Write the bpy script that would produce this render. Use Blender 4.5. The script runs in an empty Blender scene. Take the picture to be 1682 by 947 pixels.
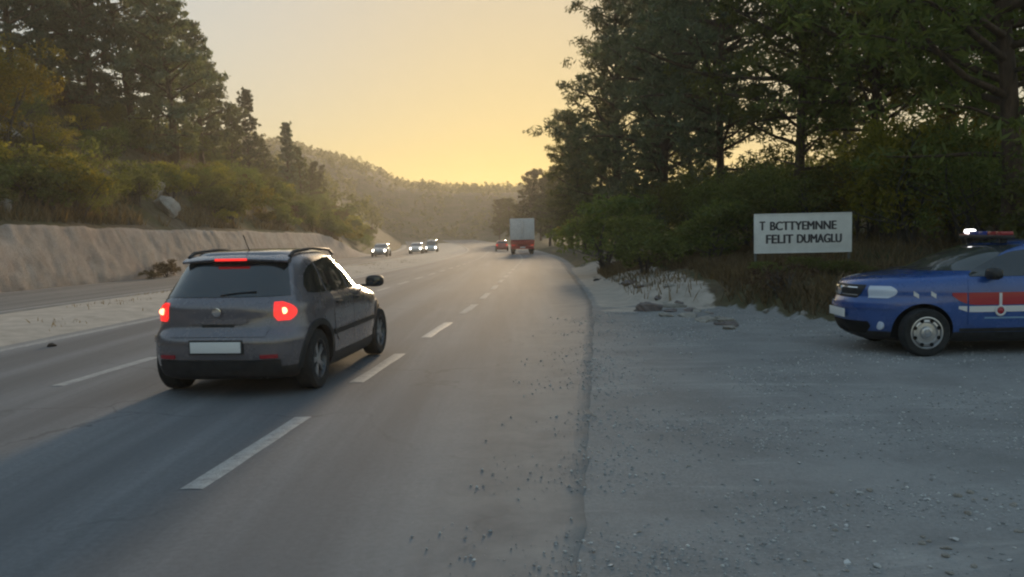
import bpy, bmesh, math, random
import numpy as np
from mathutils import Vector, Matrix

random.seed(7)
RNG = np.random.default_rng(11)
sc = bpy.context.scene
C = sc.collection
R = math.radians

# ------------------------------------------------------------------ camera
FPX, EYE, HORIZON, ROLL = 1430.0, 1.75, 372.0, 1.2      # focal length in photo pixels, eye height, horizon row, roll
pitch = math.atan((473.5 - HORIZON) / FPX)
fw = Vector((0, math.cos(pitch), -math.sin(pitch)))
up = Vector((0, math.sin(pitch), math.cos(pitch)))
rt = Vector((1, 0, 0))
ca, sa = math.cos(R(ROLL)), math.sin(R(ROLL))
rt2 = rt * ca - up * sa
up2 = up * ca + rt * sa
cam_d = bpy.data.cameras.new('camera')
cam = bpy.data.objects.new('camera', cam_d)
C.objects.link(cam)
cam_d.sensor_width = 36.0
cam_d.lens = 36.0 * FPX / 1682.0
cam_d.clip_start, cam_d.clip_end = 0.05, 3000
cam.matrix_world = Matrix(((rt2.x, up2.x, -fw.x, 0), (rt2.y, up2.y, -fw.y, 0), (rt2.z, up2.z, -fw.z, EYE), (0, 0, 0, 1)))
sc.camera = cam

# ------------------------------------------------------------------ sky, sun, exposure
SUN_AZ, SUN_EL = 3.0, 7.4
w = bpy.data.worlds.new('World')
sc.world = w
w.use_nodes = True
nt = w.node_tree
nt.nodes.clear()
out = nt.nodes.new('ShaderNodeOutputWorld')
bg = nt.nodes.new('ShaderNodeBackground')
sky = nt.nodes.new('ShaderNodeTexSky')
sky.sky_type = 'NISHITA'
sky.sun_disc = False
sky.sun_elevation = R(SUN_EL)
sky.sun_rotation = R(SUN_AZ)
sky.altitude = 200
sky.air_density = 1.0
sky.dust_density = 0.8
sky.ozone_density = 0.6
gam = nt.nodes.new('ShaderNodeGamma')              # a hazy evening: the glow round the sun spreads over the whole sky
gam.inputs['Gamma'].default_value = 0.15
nt.links.new(sky.outputs[0], gam.inputs['Color'])
hsv = nt.nodes.new('ShaderNodeHueSaturation')
hsv.inputs['Saturation'].default_value = 4.3
nt.links.new(gam.outputs[0], hsv.inputs['Color'])
nt.links.new(hsv.outputs[0], bg.inputs['Color'])
bg.inputs['Strength'].default_value = 0.12
nt.links.new(bg.outputs[0], out.inputs['Surface'])

sun_d = bpy.data.lights.new('sun', 'SUN')
sun_d.energy = 1.0
sun_d.angle = R(6.0)
sun_d.color = (1.0, 0.74, 0.46)
sun = bpy.data.objects.new('sun', sun_d)
C.objects.link(sun)
sv = Vector((math.sin(R(SUN_AZ)) * math.cos(R(SUN_EL)), math.cos(R(SUN_AZ)) * math.cos(R(SUN_EL)), math.sin(R(SUN_EL))))
sun.rotation_euler = sv.to_track_quat('Z', 'Y').to_euler()
sun.location = sv * 300

vs = sc.view_settings
vs.view_transform = 'Standard'
vs.look = 'None'
vs.gamma = 1.0
vs.use_curve_mapping = False
vs.exposure = 1.92
sc.render.engine = 'CYCLES'
cy = sc.cycles
cy.use_denoising = True
cy.max_bounces = 8
cy.diffuse_bounces = 5
cy.glossy_bounces = 3
cy.transmission_bounces = 5
cy.volume_bounces = 1
cy.transparent_max_bounces = 8
cy.sample_clamp_indirect = 4.0
cy.filter_width = 2.2

# ------------------------------------------------------------------ helpers
def smooth(t):
    t = np.clip(t, 0, 1)
    return t * t * (3 - 2 * t)

_LAT = np.random.default_rng(3).uniform(-1, 1, (256, 256))
def _vn(x, y):
    xi = np.floor(x).astype(int); yi = np.floor(y).astype(int)
    fx = x - xi; fy = y - yi
    fx = fx * fx * (3 - 2 * fx); fy = fy * fy * (3 - 2 * fy)
    g = lambda a, b: _LAT[a % 256, b % 256]
    return (g(xi, yi) * (1 - fx) + g(xi + 1, yi) * fx) * (1 - fy) + (g(xi, yi + 1) * (1 - fx) + g(xi + 1, yi + 1) * fx) * fy
def nz(x, y, sc_=1.0, ph=0.0):
    """fractal value noise in about -1..1"""
    x = np.asarray(x, float) / sc_ + ph * 17.3
    y = np.asarray(y, float) / sc_ + ph * 7.7
    x, y = np.broadcast_arrays(x, y)
    return (_vn(x, y) + .5 * _vn(x * 2.1 + 5, y * 2.1 + 9) + .25 * _vn(x * 4.3, y * 4.3 + 31) + .13 * _vn(x * 8.9 + 3, y * 8.9)) / 1.3

def mesh_np(name, verts, faces, smooth_=False):
    """verts (n,3), faces (m,k) array of one face size"""
    me = bpy.data.meshes.new(name)
    verts = np.asarray(verts, np.float32)
    faces = np.asarray(faces, np.int32)
    m, k = faces.shape
    me.vertices.add(len(verts))
    me.vertices.foreach_set('co', verts.ravel())
    me.loops.add(m * k)
    me.loops.foreach_set('vertex_index', faces.ravel())
    me.polygons.add(m)
    me.polygons.foreach_set('loop_start', np.arange(0, m * k, k, dtype=np.int32))
    me.polygons.foreach_set('loop_total', np.full(m, k, np.int32))
    if smooth_:
        me.polygons.foreach_set('use_smooth', np.ones(m, bool))
    me.update()
    me.validate()
    return me

def link(name, me, mat=None, parent=None, loc=None, rot=None, scale=None):
    o = bpy.data.objects.new(name, me)
    C.objects.link(o)
    if mat is not None and me is not None and len(me.materials) == 0:
        me.materials.append(mat)
    if parent is not None:
        o.parent = parent
    if loc is not None:
        o.location = loc
    if rot is not None:
        o.rotation_euler = rot
    if scale is not None:
        o.scale = scale if hasattr(scale, '__len__') else (scale,) * 3
    return o

def tag(o, label=None, cat=None, group=None, kind=None):
    if label: o['label'] = label
    if cat: o['category'] = cat
    if group: o['group'] = group
    if kind: o['kind'] = kind
    return o

def empty(name, loc=(0, 0, 0), rz=0.0):
    o = bpy.data.objects.new(name, None)
    C.objects.link(o)
    o.empty_display_size = .2
    o.location = loc
    o.rotation_euler = (0, 0, rz)
    return o

def copy_tree(o, parent=None):
    c = o.copy()
    C.objects.link(c)
    c.parent = parent
    for ch in list(o.children):
        copy_tree(ch, c)
    return c

def bm_obj(name, bm, mat, parent=None, smooth_=False, **k):
    me = bpy.data.meshes.new(name)
    bm.to_mesh(me)
    bm.free()
    if smooth_:
        me.polygons.foreach_set('use_smooth', [True] * len(me.polygons))
        me.set_sharp_from_angle(angle=R(40))
    return link(name, me, mat, parent, **k)

def add_box(bm, c, s, rot=None, bevel=0.0):
    r = bmesh.ops.create_cube(bm, size=1.0)
    vs_ = r['verts']
    bmesh.ops.scale(bm, vec=s, verts=vs_)
    if rot is not None:
        bmesh.ops.rotate(bm, cent=(0, 0, 0), matrix=rot, verts=vs_)
    bmesh.ops.translate(bm, vec=c, verts=vs_)
    if bevel > 0:
        es = list({e for v in vs_ for e in v.link_edges})
        bmesh.ops.bevel(bm, geom=es, offset=bevel, segments=2, affect='EDGES', profile=.6)

def box(name, c, s, mat, parent=None, bevel=0.0, rot=None):
    bm = bmesh.new()
    add_box(bm, c, s, rot, bevel)
    return bm_obj(name, bm, mat, parent, smooth_=bevel > 0)

def tube_arrays(pts, rad, n=8):
    pts = np.asarray(pts, float)
    rad = np.asarray(rad, float)
    V, F = [], []
    m = len(pts)
    tang = np.gradient(pts, axis=0)
    for i in range(m):
        t = tang[i] / (np.linalg.norm(tang[i]) + 1e-9)
        a = np.array([0, 0, 1.]) if abs(t[2]) < .9 else np.array([1., 0, 0])
        u = np.cross(t, a); u /= np.linalg.norm(u)
        v = np.cross(t, u)
        for k in range(n):
            an = 2 * math.pi * k / n
            V.append(pts[i] + rad[i] * (math.cos(an) * u + math.sin(an) * v))
    for i in range(m - 1):
        for k in range(n):
            k2 = (k + 1) % n
            F.append((i * n + k, (i + 1) * n + k, (i + 1) * n + k2, i * n + k2))
    return np.array(V), np.array(F)

def join_arrays(parts):
    V, F, o = [], [], 0
    for v, f in parts:
        V.append(v); F.append(np.asarray(f) + o); o += len(v)
    return np.concatenate(V), np.concatenate(F)

# ------------------------------------------------------------------ materials
def new_mat(name):
    m = bpy.data.materials.new(name)
    m.use_nodes = True
    n = m.node_tree
    return m, n, n.nodes['Principled BSDF']

def simple(name, col, rough=.5, metal=0.0, spec=None, coat=0.0, emit=None, estr=0.0, noise=0.0, nscale=30.0, bump=0.0):
    m, n, b = new_mat(name)
    b.inputs['Base Color'].default_value = (*col, 1)
    b.inputs['Roughness'].default_value = rough
    b.inputs['Metallic'].default_value = metal
    if spec is not None: b.inputs['Specular IOR Level'].default_value = spec
    b.inputs['Coat Weight'].default_value = coat
    b.inputs['Coat Roughness'].default_value = .05
    if emit is not None:
        b.inputs['Emission Color'].default_value = (*emit, 1)
        b.inputs['Emission Strength'].default_value = estr
    if noise > 0 or bump > 0:
        tc = n.nodes.new('ShaderNodeTexCoord')
        tx = n.nodes.new('ShaderNodeTexNoise')
        tx.inputs['Scale'].default_value = nscale
        tx.inputs['Detail'].default_value = 6
        n.links.new(tc.outputs['Object'], tx.inputs['Vector'])
        if noise > 0:
            rp = n.nodes.new('ShaderNodeValToRGB')
            rp.color_ramp.elements[0].position = .3
            rp.color_ramp.elements[1].position = .7
            rp.color_ramp.elements[0].color = (*[c * (1 - noise) for c in col], 1)
            rp.color_ramp.elements[1].color = (*[min(1, c * (1 + noise)) for c in col], 1)
            n.links.new(tx.outputs['Fac'], rp.inputs[0])
            n.links.new(rp.outputs[0], b.inputs['Base Color'])
        if bump > 0:
            bp = n.nodes.new('ShaderNodeBump')
            bp.inputs['Strength'].default_value = bump
            bp.inputs['Distance'].default_value = .02
            n.links.new(tx.outputs['Fac'], bp.inputs['Height'])
            n.links.new(bp.outputs[0], b.inputs['Normal'])
    return m

class NG:
    """small node-graph helper"""
    def __init__(self, name):
        self.m, self.t, self.b = new_mat(name)
        self.tc = self.t.nodes.new('ShaderNodeTexCoord')
    def N(self, typ, **k):
        n = self.t.nodes.new(typ)
        for a, v in k.items(): setattr(n, a, v)
        return n
    def L(self, a, b): self.t.links.new(a, b)
    def noise(self, scale, detail=5, rough=.55, vec=None, dist=0.0):
        n = self.N('ShaderNodeTexNoise')
        n.inputs['Scale'].default_value = scale
        n.inputs['Detail'].default_value = detail
        n.inputs['Roughness'].default_value = rough
        n.inputs['Distortion'].default_value = dist
        self.L(vec if vec is not None else self.tc.outputs['Object'], n.inputs['Vector'])
        return n.outputs['Fac']
    def mapping(self, scale=(1, 1, 1), rot=(0, 0, 0)):
        n = self.N('ShaderNodeMapping')
        n.inputs['Scale'].default_value = scale
        n.inputs['Rotation'].default_value = rot
        self.L(self.tc.outputs['Object'], n.inputs['Vector'])
        return n.outputs[0]
    def ramp(self, fac, stops):
        n = self.N('ShaderNodeValToRGB')
        e = n.color_ramp.elements
        while len(e) < len(stops): e.new(.5)
        for i, (p, c) in enumerate(stops):
            e[i].position = p
            e[i].color = (*c, 1) if hasattr(c, '__len__') else (c, c, c, 1)
        self.L(fac, n.inputs[0])
        return n.outputs[0]
    def mix(self, fac, a, b, blend='MIX'):
        n = self.N('ShaderNodeMix', data_type='RGBA', blend_type=blend)
        for i, v in ((0, fac), (6, a), (7, b)):
            if hasattr(v, 'links'): self.L(v, n.inputs[i])
            elif hasattr(v, '__len__'): n.inputs[i].default_value = (*v, 1)
            else: n.inputs[i].default_value = v
        return n.outputs[2]
    def math(self, op, a, b=0.0):
        n = self.N('ShaderNodeMath', operation=op)
        for i, v in ((0, a), (1, b)):
            if hasattr(v, 'links'): self.L(v, n.inputs[i])
            else: n.inputs[i].default_value = v
        return n.outputs[0]
    def attr(self, name):
        return self.N('ShaderNodeAttribute', attribute_name=name).outputs['Fac']
    def bump(self, h, strength=.5, dist=.01):
        n = self.N('ShaderNodeBump')
        n.inputs['Strength'].default_value = strength
        n.inputs['Distance'].default_value = dist
        self.L(h, n.inputs['Height'])
        self.L(n.outputs[0], self.b.inputs['Normal'])

def mat_asphalt(name, base, tone):
    g = NG(name)
    grain = g.noise(160, 4, .7)
    patch = g.noise(.35, 4, .6)
    streak = g.noise(1.0, 5, .6, vec=g.mapping((1.3, .05, 1), (0, 0, R(-5))))
    c = g.ramp(grain, [(.3, [v * .62 for v in base]), (.7, [v * 1.35 for v in base])])
    c = g.mix(g.ramp(patch, [(.35, 0.0), (.7, .55)]), c, tone)
    c = g.mix(g.ramp(streak, [(.42, .6), (.62, 0.0)]), c, [v * .55 for v in base])
    mid = g.noise(22, 5, .75)
    c = g.mix(1.0, c, g.ramp(mid, [(.28, .82), (.72, 1.16)]), 'MULTIPLY')
    vo = g.N('ShaderNodeTexVoronoi', feature='DISTANCE_TO_EDGE')
    vo.inputs['Scale'].default_value = .42
    wv = g.N('ShaderNodeVectorMath', operation='ADD')
    nv = g.N('ShaderNodeTexNoise'); nv.inputs['Scale'].default_value = 1.6; nv.inputs['Detail'].default_value = 6
    g.L(g.tc.outputs['Object'], nv.inputs['Vector'])
    g.L(g.tc.outputs['Object'], wv.inputs[0]); g.L(nv.outputs['Color'], wv.inputs[1])
    g.L(wv.outputs[0], vo.inputs['Vector'])
    crack = g.math('MULTIPLY', g.ramp(vo.outputs['Distance'], [(.004, 1.0), (.012, 0.0)]), g.ramp(patch, [(.45, 0.0), (.6, .6)]))
    c = g.mix(crack, c, [v * .4 for v in base])
    # worn wheel tracks, oil drips and dust follow the lane attribute
    tr = g.attr('track')
    c = g.mix(g.math('MULTIPLY', tr, .5), c, [v * .62 for v in base])
    du = g.attr('dust')
    c = g.mix(g.math('MULTIPLY', du, g.ramp(g.noise(1.7, 6, .7), [(.3, .15), (.75, 1.0)])), c, (.31, .30, .285))
    g.L(c, g.b.inputs['Base Color'])
    g.L(g.ramp(grain, [(.3, .75), (.8, .95)]), g.b.inputs['Roughness'])
    g.b.inputs['Specular IOR Level'].default_value = .18
    g.bump(g.math('ADD', grain, g.math('MULTIPLY', patch, .5)), .35, .006)
    return g.m

def mat_ground():
    g = NG('ground_soil')
    n1 = g.noise(.25, 6, .6)
    n2 = g.noise(2.2, 6, .65)
    n3 = g.noise(45, 4, .7)
    soil = g.ramp(n2, [(.25, (.075, .055, .035)), (.5, (.13, .10, .066)), (.75, (.20, .165, .115))])
    grass = g.ramp(n2, [(.3, (.045, .05, .016)), (.7, (.10, .10, .035))])
    c = g.mix(g.ramp(n1, [(.4, 0.0), (.6, .8)]), soil, grass)
    # gravel of the lay-by: compacted grey stone dust
    p1 = g.noise(.55, 5, .6, dist=.6)
    gr = g.ramp(n3, [(.25, (.19, .188, .184)), (.5, (.27, .267, .26)), (.78, (.36, .355, .345))])
    gr = g.mix(g.ramp(p1, [(.42, .0), (.68, .55)]), gr, (.33, .325, .315))
    sk = g.noise(1.0, 6, .7, vec=g.mapping((.25, 2.2, 1), (0, 0, R(12))), dist=.8)
    gr = g.mix(g.ramp(sk, [(.56, 0.0), (.70, .6)]), gr, (.46, .45, .43))
    gr = g.mix(g.ramp(g.noise(.9, 5, .65), [(.38, .5), (.55, 0.0)]), gr, (.18, .177, .172))
    lot = g.attr('lot')
    lotm = g.ramp(g.math('ADD', lot, g.math('MULTIPLY', g.math('SUBTRACT', n2, .5), .9)), [(.4, 0.0), (.6, 1.0)])
    c = g.mix(lotm, c, gr)
    sand = g.ramp(n2, [(.3, (.36, .31, .26)), (.7, (.56, .49, .42))])
    sm = g.ramp(g.math('ADD', g.attr('sand'), g.math('MULTIPLY', g.math('SUBTRACT', n2, .5), .8)), [(.42, 0.0), (.6, 1.0)])
    c = g.mix(sm, c, sand)
    g.L(c, g.b.inputs['Base Color'])
    g.b.inputs['Roughness'].default_value = .95
    g.b.inputs['Specular IOR Level'].default_value = .2
    g.bump(g.math('ADD', n3, g.math('MULTIPLY', n2, 1.2)), .6, .010)
    return g.m

def mat_leaf(name, dark, light, trans=.35, sat_rand=.25, scale=1.2):
    g = NG(name)
    t = g.t
    oi = g.N('ShaderNodeObjectInfo')
    n1 = g.noise(scale, 3, .6)
    gi = g.N('ShaderNodeNewGeometry')
    f = g.math('ADD', g.math('MULTIPLY', n1, .7), g.math('MULTIPLY', gi.outputs['Random Per Island'], .3))
    c = g.ramp(f, [(.3, dark), (.68, light)])
    hs = g.N('ShaderNodeHueSaturation')
    g.L(g.math('ADD', g.math('MULTIPLY', oi.outputs['Random'], .05), .475), hs.inputs['Hue'])
    g.L(g.math('ADD', g.math('MULTIPLY', oi.outputs['Random'], sat_rand * 2), 1 - sat_rand), hs.inputs['Value'])
    g.L(c, hs.inputs['Color'])
    c = hs.outputs[0]
    g.L(c, g.b.inputs['Base Color'])
    g.b.inputs['Roughness'].default_value = .6
    g.b.inputs['Specular IOR Level'].default_value = .2
    tr = g.N('ShaderNodeBsdfTranslucent')
    tc = g.mix(1.0, c, (1.15, 1.0, .45), 'MULTIPLY')
    g.L(tc, tr.inputs['Color'])
    mx = g.N('ShaderNodeMixShader')
    mx.inputs[0].default_value = trans
    g.L(g.b.outputs[0], mx.inputs[1])
    g.L(tr.outputs[0], mx.inputs[2])
    g.L(mx.outputs[0], t.nodes['Material Output'].inputs['Surface'])
    return g.m

def mat_rock(name, a, b_, scale=2.5):
    g = NG(name)
    n1 = g.noise(scale, 7, .65)
    n2 = g.noise(scale * 9, 5, .7)
    c = g.ramp(n1, [(.3, a), (.7, b_)])
    c = g.mix(g.ramp(n2, [(.35, .4), (.5, 0.0)]), c, [v * .5 for v in a])
    g.L(c, g.b.inputs['Base Color'])
    g.b.inputs['Roughness'].default_value = .9
    g.bump(g.math('ADD', n1, n2), .6, .012)
    return g.m

def mat_wall():
    g = NG('wall_stone')
    n1 = g.noise(.35, 5, .6)
    n2 = g.noise(1.6, 7, .7)
    n3 = g.noise(14, 5, .7)
    st = g.noise(1.0, 5, .6, vec=g.mapping((1.2, 1.2, .18)))
    c = g.ramp(n2, [(.28, (.30, .225, .18)), (.5, (.46, .375, .31)), (.72, (.58, .50, .43))])
    c = g.mix(g.ramp(n1, [(.35, 0.0), (.65, .6)]), c, (.44, .31, .25))
    c = g.mix(g.ramp(st, [(.35, .35), (.55, 0.0)]), c, (.22, .185, .15))
    c = g.mix(g.ramp(n3, [(.3, .35), (.5, 0.0)]), c, (.14, .115, .095))
    g.L(c, g.b.inputs['Base Color'])
    g.b.inputs['Roughness'].default_value = .95
    g.bump(g.math('ADD', n2, n3), .8, .06)
    return g.m

def mat_paint_line():
    g = NG('road_paint')
    n = g.noise(9, 6, .75)
    n2 = g.noise(90, 3, .6)
    c = g.ramp(n, [(.32, (.22, .22, .22)), (.5, (.40, .40, .39)), (.7, (.52, .52, .50))])
    c = g.mix(g.ramp(n2, [(.34, .8), (.52, 0.0)]), c, (.19, .19, .19))
    g.L(c, g.b.inputs['Base Color'])
    g.b.inputs['Roughness'].default_value = .7
    return g.m

def mat_carpaint(name, col, dust=.25, metal=.35):
    g = NG(name)
    n = g.noise(3.0, 6, .7)
    c = g.ramp(n, [(.3, [v * .93 for v in col]), (.7, [min(1, v * 1.07) for v in col])])
    sep = g.N('ShaderNodeSeparateXYZ')
    g.L(g.tc.outputs['Object'], sep.inputs[0])
    low = g.ramp(g.math('ADD', g.math('MULTIPLY', sep.outputs[2], 1.0), g.math('MULTIPLY', n, .35)), [(.45, dust), (.95, dust * .12)])
    c = g.mix(low, c, (.20, .175, .145))
    g.L(c, g.b.inputs['Base Color'])
    g.b.inputs['Metallic'].default_value = metal
    g.L(g.ramp(n, [(.3, .2), (.7, .34)]), g.b.inputs['Roughness'])
    g.b.inputs['Coat Weight'].default_value = 1.0
    g.b.inputs['Coat Roughness'].default_value = .05
    return g.m

def mat_glass(name, col=(.02, .022, .024), rough=.04):
    m, n, b = new_mat(name)
    b.inputs['Base Color'].default_value = (*col, 1)
    b.inputs['Roughness'].default_value = rough
    b.inputs['Specular IOR Level'].default_value = .8
    b.inputs['Coat Weight'].default_value = .6
    b.inputs['Coat Roughness'].default_value = .02
    return m

def mat_bark(name, a, b_):
    g = NG(name)
    n = g.noise(3.0, 7, .7, vec=g.mapping((3, 3, .5)), dist=.5)
    g.L(g.ramp(n, [(.35, a), (.65, b_)]), g.b.inputs['Base Color'])
    g.b.inputs['Roughness'].default_value = .95
    g.bump(n, .9, .05)
    return g.m

M = {}
M['asphalt'] = mat_asphalt('asphalt_main', (.205, .208, .217), (.262, .264, .267))
M['asphalt_old'] = mat_asphalt('asphalt_old', (.20, .19, .185), (.26, .245, .225))
M['ground'] = mat_ground()
M['line'] = mat_paint_line()
M['line_worn_glare'] = simple('road_paint_worn_glare', (.33, .325, .315), .85, noise=.3, nscale=14)  # worn paint; on far dashes its dull tone also stands in for glare
M['wall'] = mat_wall()
M['rock_pale'] = mat_rock('rock_pale', (.24, .21, .18), (.48, .44, .38))
M['rock_mauve'] = mat_rock('rock_mauve', (.13, .105, .10), (.25, .21, .195))
M['rock_dark'] = mat_rock('rock_dark', (.05, .04, .035), (.11, .09, .075))
def mat_gravel():
    g = NG('gravel_stone')
    gi = g.N('ShaderNodeNewGeometry')
    c = g.ramp(gi.outputs['Random Per Island'], [(.0, (.26, .255, .25)), (.5, (.38, .375, .365)), (.8, (.50, .49, .48)), (1.0, (.68, .67, .65))])
    g.L(c, g.b.inputs['Base Color'])
    g.b.inputs['Roughness'].default_value = .9
    return g.m
M['gravel'] = mat_gravel()
M['bark'] = mat_bark('bark_pine', (.055, .038, .026), (.16, .105, .07))
M['bark_grey'] = mat_bark('bark_grey', (.06, .05, .04), (.14, .12, .10))
M['pine'] = mat_leaf('needles_pine', (.09, .112, .08), (.20, .235, .16), .45)
M['pine_warm'] = mat_leaf('needles_warm', (.065, .075, .03), (.17, .165, .07), .35)
M['leaf_dark'] = mat_leaf('leaf_dark', (.095, .118, .045), (.235, .255, .09), .55)
M['leaf_olive'] = mat_leaf('leaf_olive', (.09, .122, .042), (.225, .265, .095), .55)
M['leaf_yellow'] = mat_leaf('leaf_yellow', (.16, .155, .03), (.33, .30, .06), .55)
M['leaf_dry'] = mat_leaf('leaf_dry', (.075, .045, .026), (.17, .115, .065), .3)
M['straw'] = mat_leaf('straw', (.12, .09, .045), (.28, .215, .12), .3)
M['black_plastic'] = simple('black_plastic', (.022, .022, .023), .55, noise=.4, nscale=12)
M['rubber'] = simple('rubber', (.02, .02, .02), .85, noise=.5, nscale=20)
M['void'] = simple('wheel_well', (.006, .006, .006), .95)
M['chrome'] = simple('chrome', (.75, .75, .76), .12, 1.0)
M['silver'] = simple('rim_silver', (.52, .52, .53), .32, .8)
M['rim_dark'] = simple('rim_dark', (.10, .10, .105), .4, .7)
M['glass'] = mat_glass('glass_tinted')
M['glass_screen'] = mat_glass('glass_screen', (.05, .055, .055))
M['tail'] = simple('tail_light', (.45, .01, .01), .2, emit=(1, .03, .025), estr=.32, coat=.5)
M['tail_hot'] = simple('tail_bulb', (.9, .2, .1), .3, emit=(1, .22, .10), estr=2.2)
M['plate'] = simple('number_plate', (.78, .78, .77), .4)
M['ink'] = simple('plate_ink', (.03, .03, .035), .6)
M['car_grey'] = mat_carpaint('paint_dark_grey', (.165, .152, .172), .25)
M['car_blue'] = mat_carpaint('paint_blue', (.016, .085, .33), .15, .15)
M['stripe_red'] = simple('stripe_red', (.42, .015, .03), .35, coat=.5)
M['stripe_white'] = simple('stripe_white', (.75, .73, .72), .35, coat=.5)
M['stripe_cyan'] = simple('stripe_cyan', (.20, .34, .50), .35, coat=.5)
M['lamp_clear'] = simple('lamp_clear', (.70, .76, .88), .15, .1, coat=1.0)
M['lamp_lit'] = simple('beacon_lit', (.9, .9, .9), .3, emit=(1, .97, .95), estr=1.3)
M['lamp_red'] = simple('beacon_red', (.35, .02, .03), .25, coat=.6)
M['lamp_blue'] = simple('beacon_blue', (.02, .05, .30), .25, coat=.6)
M['head_far'] = simple('headlight_far', (.9, .9, .8), .3, emit=(1, .93, .78), estr=3.0)
M['sign_white'] = simple('sign_white', (.80, .80, .77), .6, noise=.08, nscale=4)
M['sign_ink'] = simple('sign_ink', (.045, .042, .05), .7)
M['metal_post'] = simple('post_metal', (.20, .21, .20), .6, .6)
M['truck_white'] = simple('truck_white', (.70, .70, .68), .5, noise=.1, nscale=3)
M['truck_red'] = simple('truck_red', (.42, .045, .04), .5)
M['far_white'] = mat_carpaint('paint_white', (.62, .62, .60), .2, .0)
M['far_silver'] = mat_carpaint('paint_silver', (.36, .36, .36), .2, .3)
M['far_red'] = mat_carpaint('paint_red', (.38, .04, .035), .2, .0)

# ------------------------------------------------------------------ lie of the land
_ty = np.arange(-60, 760, .5)
_sl = .10 - .062 * smooth((_ty - 13) / 14) - .045 * smooth((_ty - 50) / 35) - .12 * smooth((_ty - 92) / 110)
_xa = np.cumsum(_sl) * .5
_xa = _xa - np.interp(6.0, _ty, _xa) - 2.21
_zs = -.0155 * smooth((_ty - 8) / 22) * (1 - smooth((_ty - 110) / 60))
_z0 = np.cumsum(_zs) * .5
def xA(y): return np.interp(y, _ty, _xa)            # the lane line right of the dark hatchback
def z0(y): return np.interp(y, _ty, _z0)

S_RIGHT, S_C = 2.7, -6.5
WALL_S0, WALL_S1 = -18.1, -18.9
def wall_h(y): return 2.4 * smooth((112 - np.asarray(y, float)) / 34)
def lot_edge(x):                                     # far edge of the gravel lay-by
    return np.interp(x, [-5, 1.2, 2.2, 3.0, 4.6, 5.3, 6.2, 9, 40], [60, 40, 25, 19.2, 17.8, 15.4, 14.6, 14.8, 17])

def land(x, y):
    x = np.asarray(x, float); y = np.asarray(y, float)
    s = x - xA(y)
    b = z0(y)
    # left side
    t = np.maximum(WALL_S1 + .15 - s, 0)
    hw = wall_h(y)
    hill = 27 * (1 - np.exp(-t * .78 / 27)) * (1 - .35 * smooth((y - 150) / 150))
    hill = hill + nz(x, y, 6.0) * .55 * np.clip(t / 6, 0, 1) + nz(x, y, 2.2, 2) * .18 * np.clip(t / 2, 0, 1)
    left = b + (hw - .06) * (t > 0) + hill
    # right side
    e = np.minimum(y - lot_edge(x), s - 3.3)
    e = np.maximum(e, 0)
    ridge = .30 * smooth(e / .9) + .13 * np.maximum(e - .8, 0)
    ridge = 9.5 * (1 - np.exp(-ridge / 9.5)) + nz(x, y, 3.0, 4) * .12 * np.clip(e / 2, 0, 1)
    lotn = nz(x, y, 1.3, 1) * .012 * np.clip((s - 2.9) / 1.5, 0, 1)
    right = b - .006 + ridge + lotn
    mid = b - .05
    med = b + .01 + .10 * smooth((-6.95 - s) / 1.2) * smooth((s + 11.0) / 1.2)
    z = np.where(s > S_RIGHT - .25, right, np.where(s > -6.9, mid + .038, np.where(s > -11.1, med, np.where(s > WALL_S0 + .3, mid, left))))
    # far hill that closes the valley
    far = smooth((y - 150) / 230) * np.clip(16.5 - (x + 8) * .12, 8, 27) * (1 + .10 * nz(x, y, 40))
    road = np.maximum(smooth((np.abs(s + 7) - 12) / 22), smooth((y - 260) / 60))
    return z + far * road

sg = np.unique(np.round(np.concatenate([np.arange(-420, -90, 16), np.arange(-90, -30, 2.2), np.arange(-30, -19.2, .8),
     [-19.0, -18.9, -18.76, -18.74, -18.3, -17.8, -17.7], np.arange(-17, -11.2, 2), [-11.2, -11.0], np.arange(-10.6, -7, .4), [-6.95, -6.85], np.arange(-6, 2.3, 1.4), [2.4, 2.5],
     np.arange(2.7, 14, .28), np.arange(14, 40, 1.0), np.arange(40, 90, 4), np.arange(90, 430, 16)]), 3))
yg = np.unique(np.round(np.concatenate([np.arange(-60, -4, 3.), np.arange(-4, 30, .3), np.arange(30, 60, .8), np.arange(60, 140, 2.2), np.arange(140, 300, 6), np.arange(300, 741, 14)]), 3))
YY, SS = np.meshgrid(yg, sg, indexing='ij')
XX = xA(YY) + SS
ZZ = land(XX, YY)
ny, ns = YY.shape
idx = np.arange(ny * ns).reshape(ny, ns)
Fg = np.stack([idx[:-1, :-1], idx[:-1, 1:], idx[1:, 1:], idx[1:, :-1]], -1).reshape(-1, 4)
gm = mesh_np('ground', np.stack([XX, YY, ZZ], -1).reshape(-1, 3), Fg, True)
ground = tag(link('ground', gm, M['ground']), kind='structure')
S_, X_, Y_ = SS.ravel(), XX.ravel(), YY.ravel()
fade = 1 - smooth((Y_ - 185) / 40)
lot = (fade * (S_ > S_RIGHT - .4) * (1 - smooth((np.minimum(Y_ - lot_edge(X_), S_ - 3.1) + .3) / .7))).astype(np.float32)
sand = (smooth((-6.6 - S_) / .4) * smooth((S_ + 11.4) / .5)
        + smooth((S_ - 2.6) / .5) * smooth((5.9 - S_) / 1.2) * smooth((Y_ + 1.6 * nz(X_, Y_, 1.1, 4) - 16.9 + .25 * (X_ - 3)) / 1.8) * smooth((52 - Y_) / 14)
        + smooth((-17.2 - S_) / .3) * (S_ > -18.8) * .7)
for nm, a in (('lot', lot), ('sand', np.clip(sand, 0, 1) * fade)):
    at = gm.attributes.new(nm, 'FLOAT', 'POINT')
    at.data.foreach_set('value', np.asarray(a, np.float32))

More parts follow.
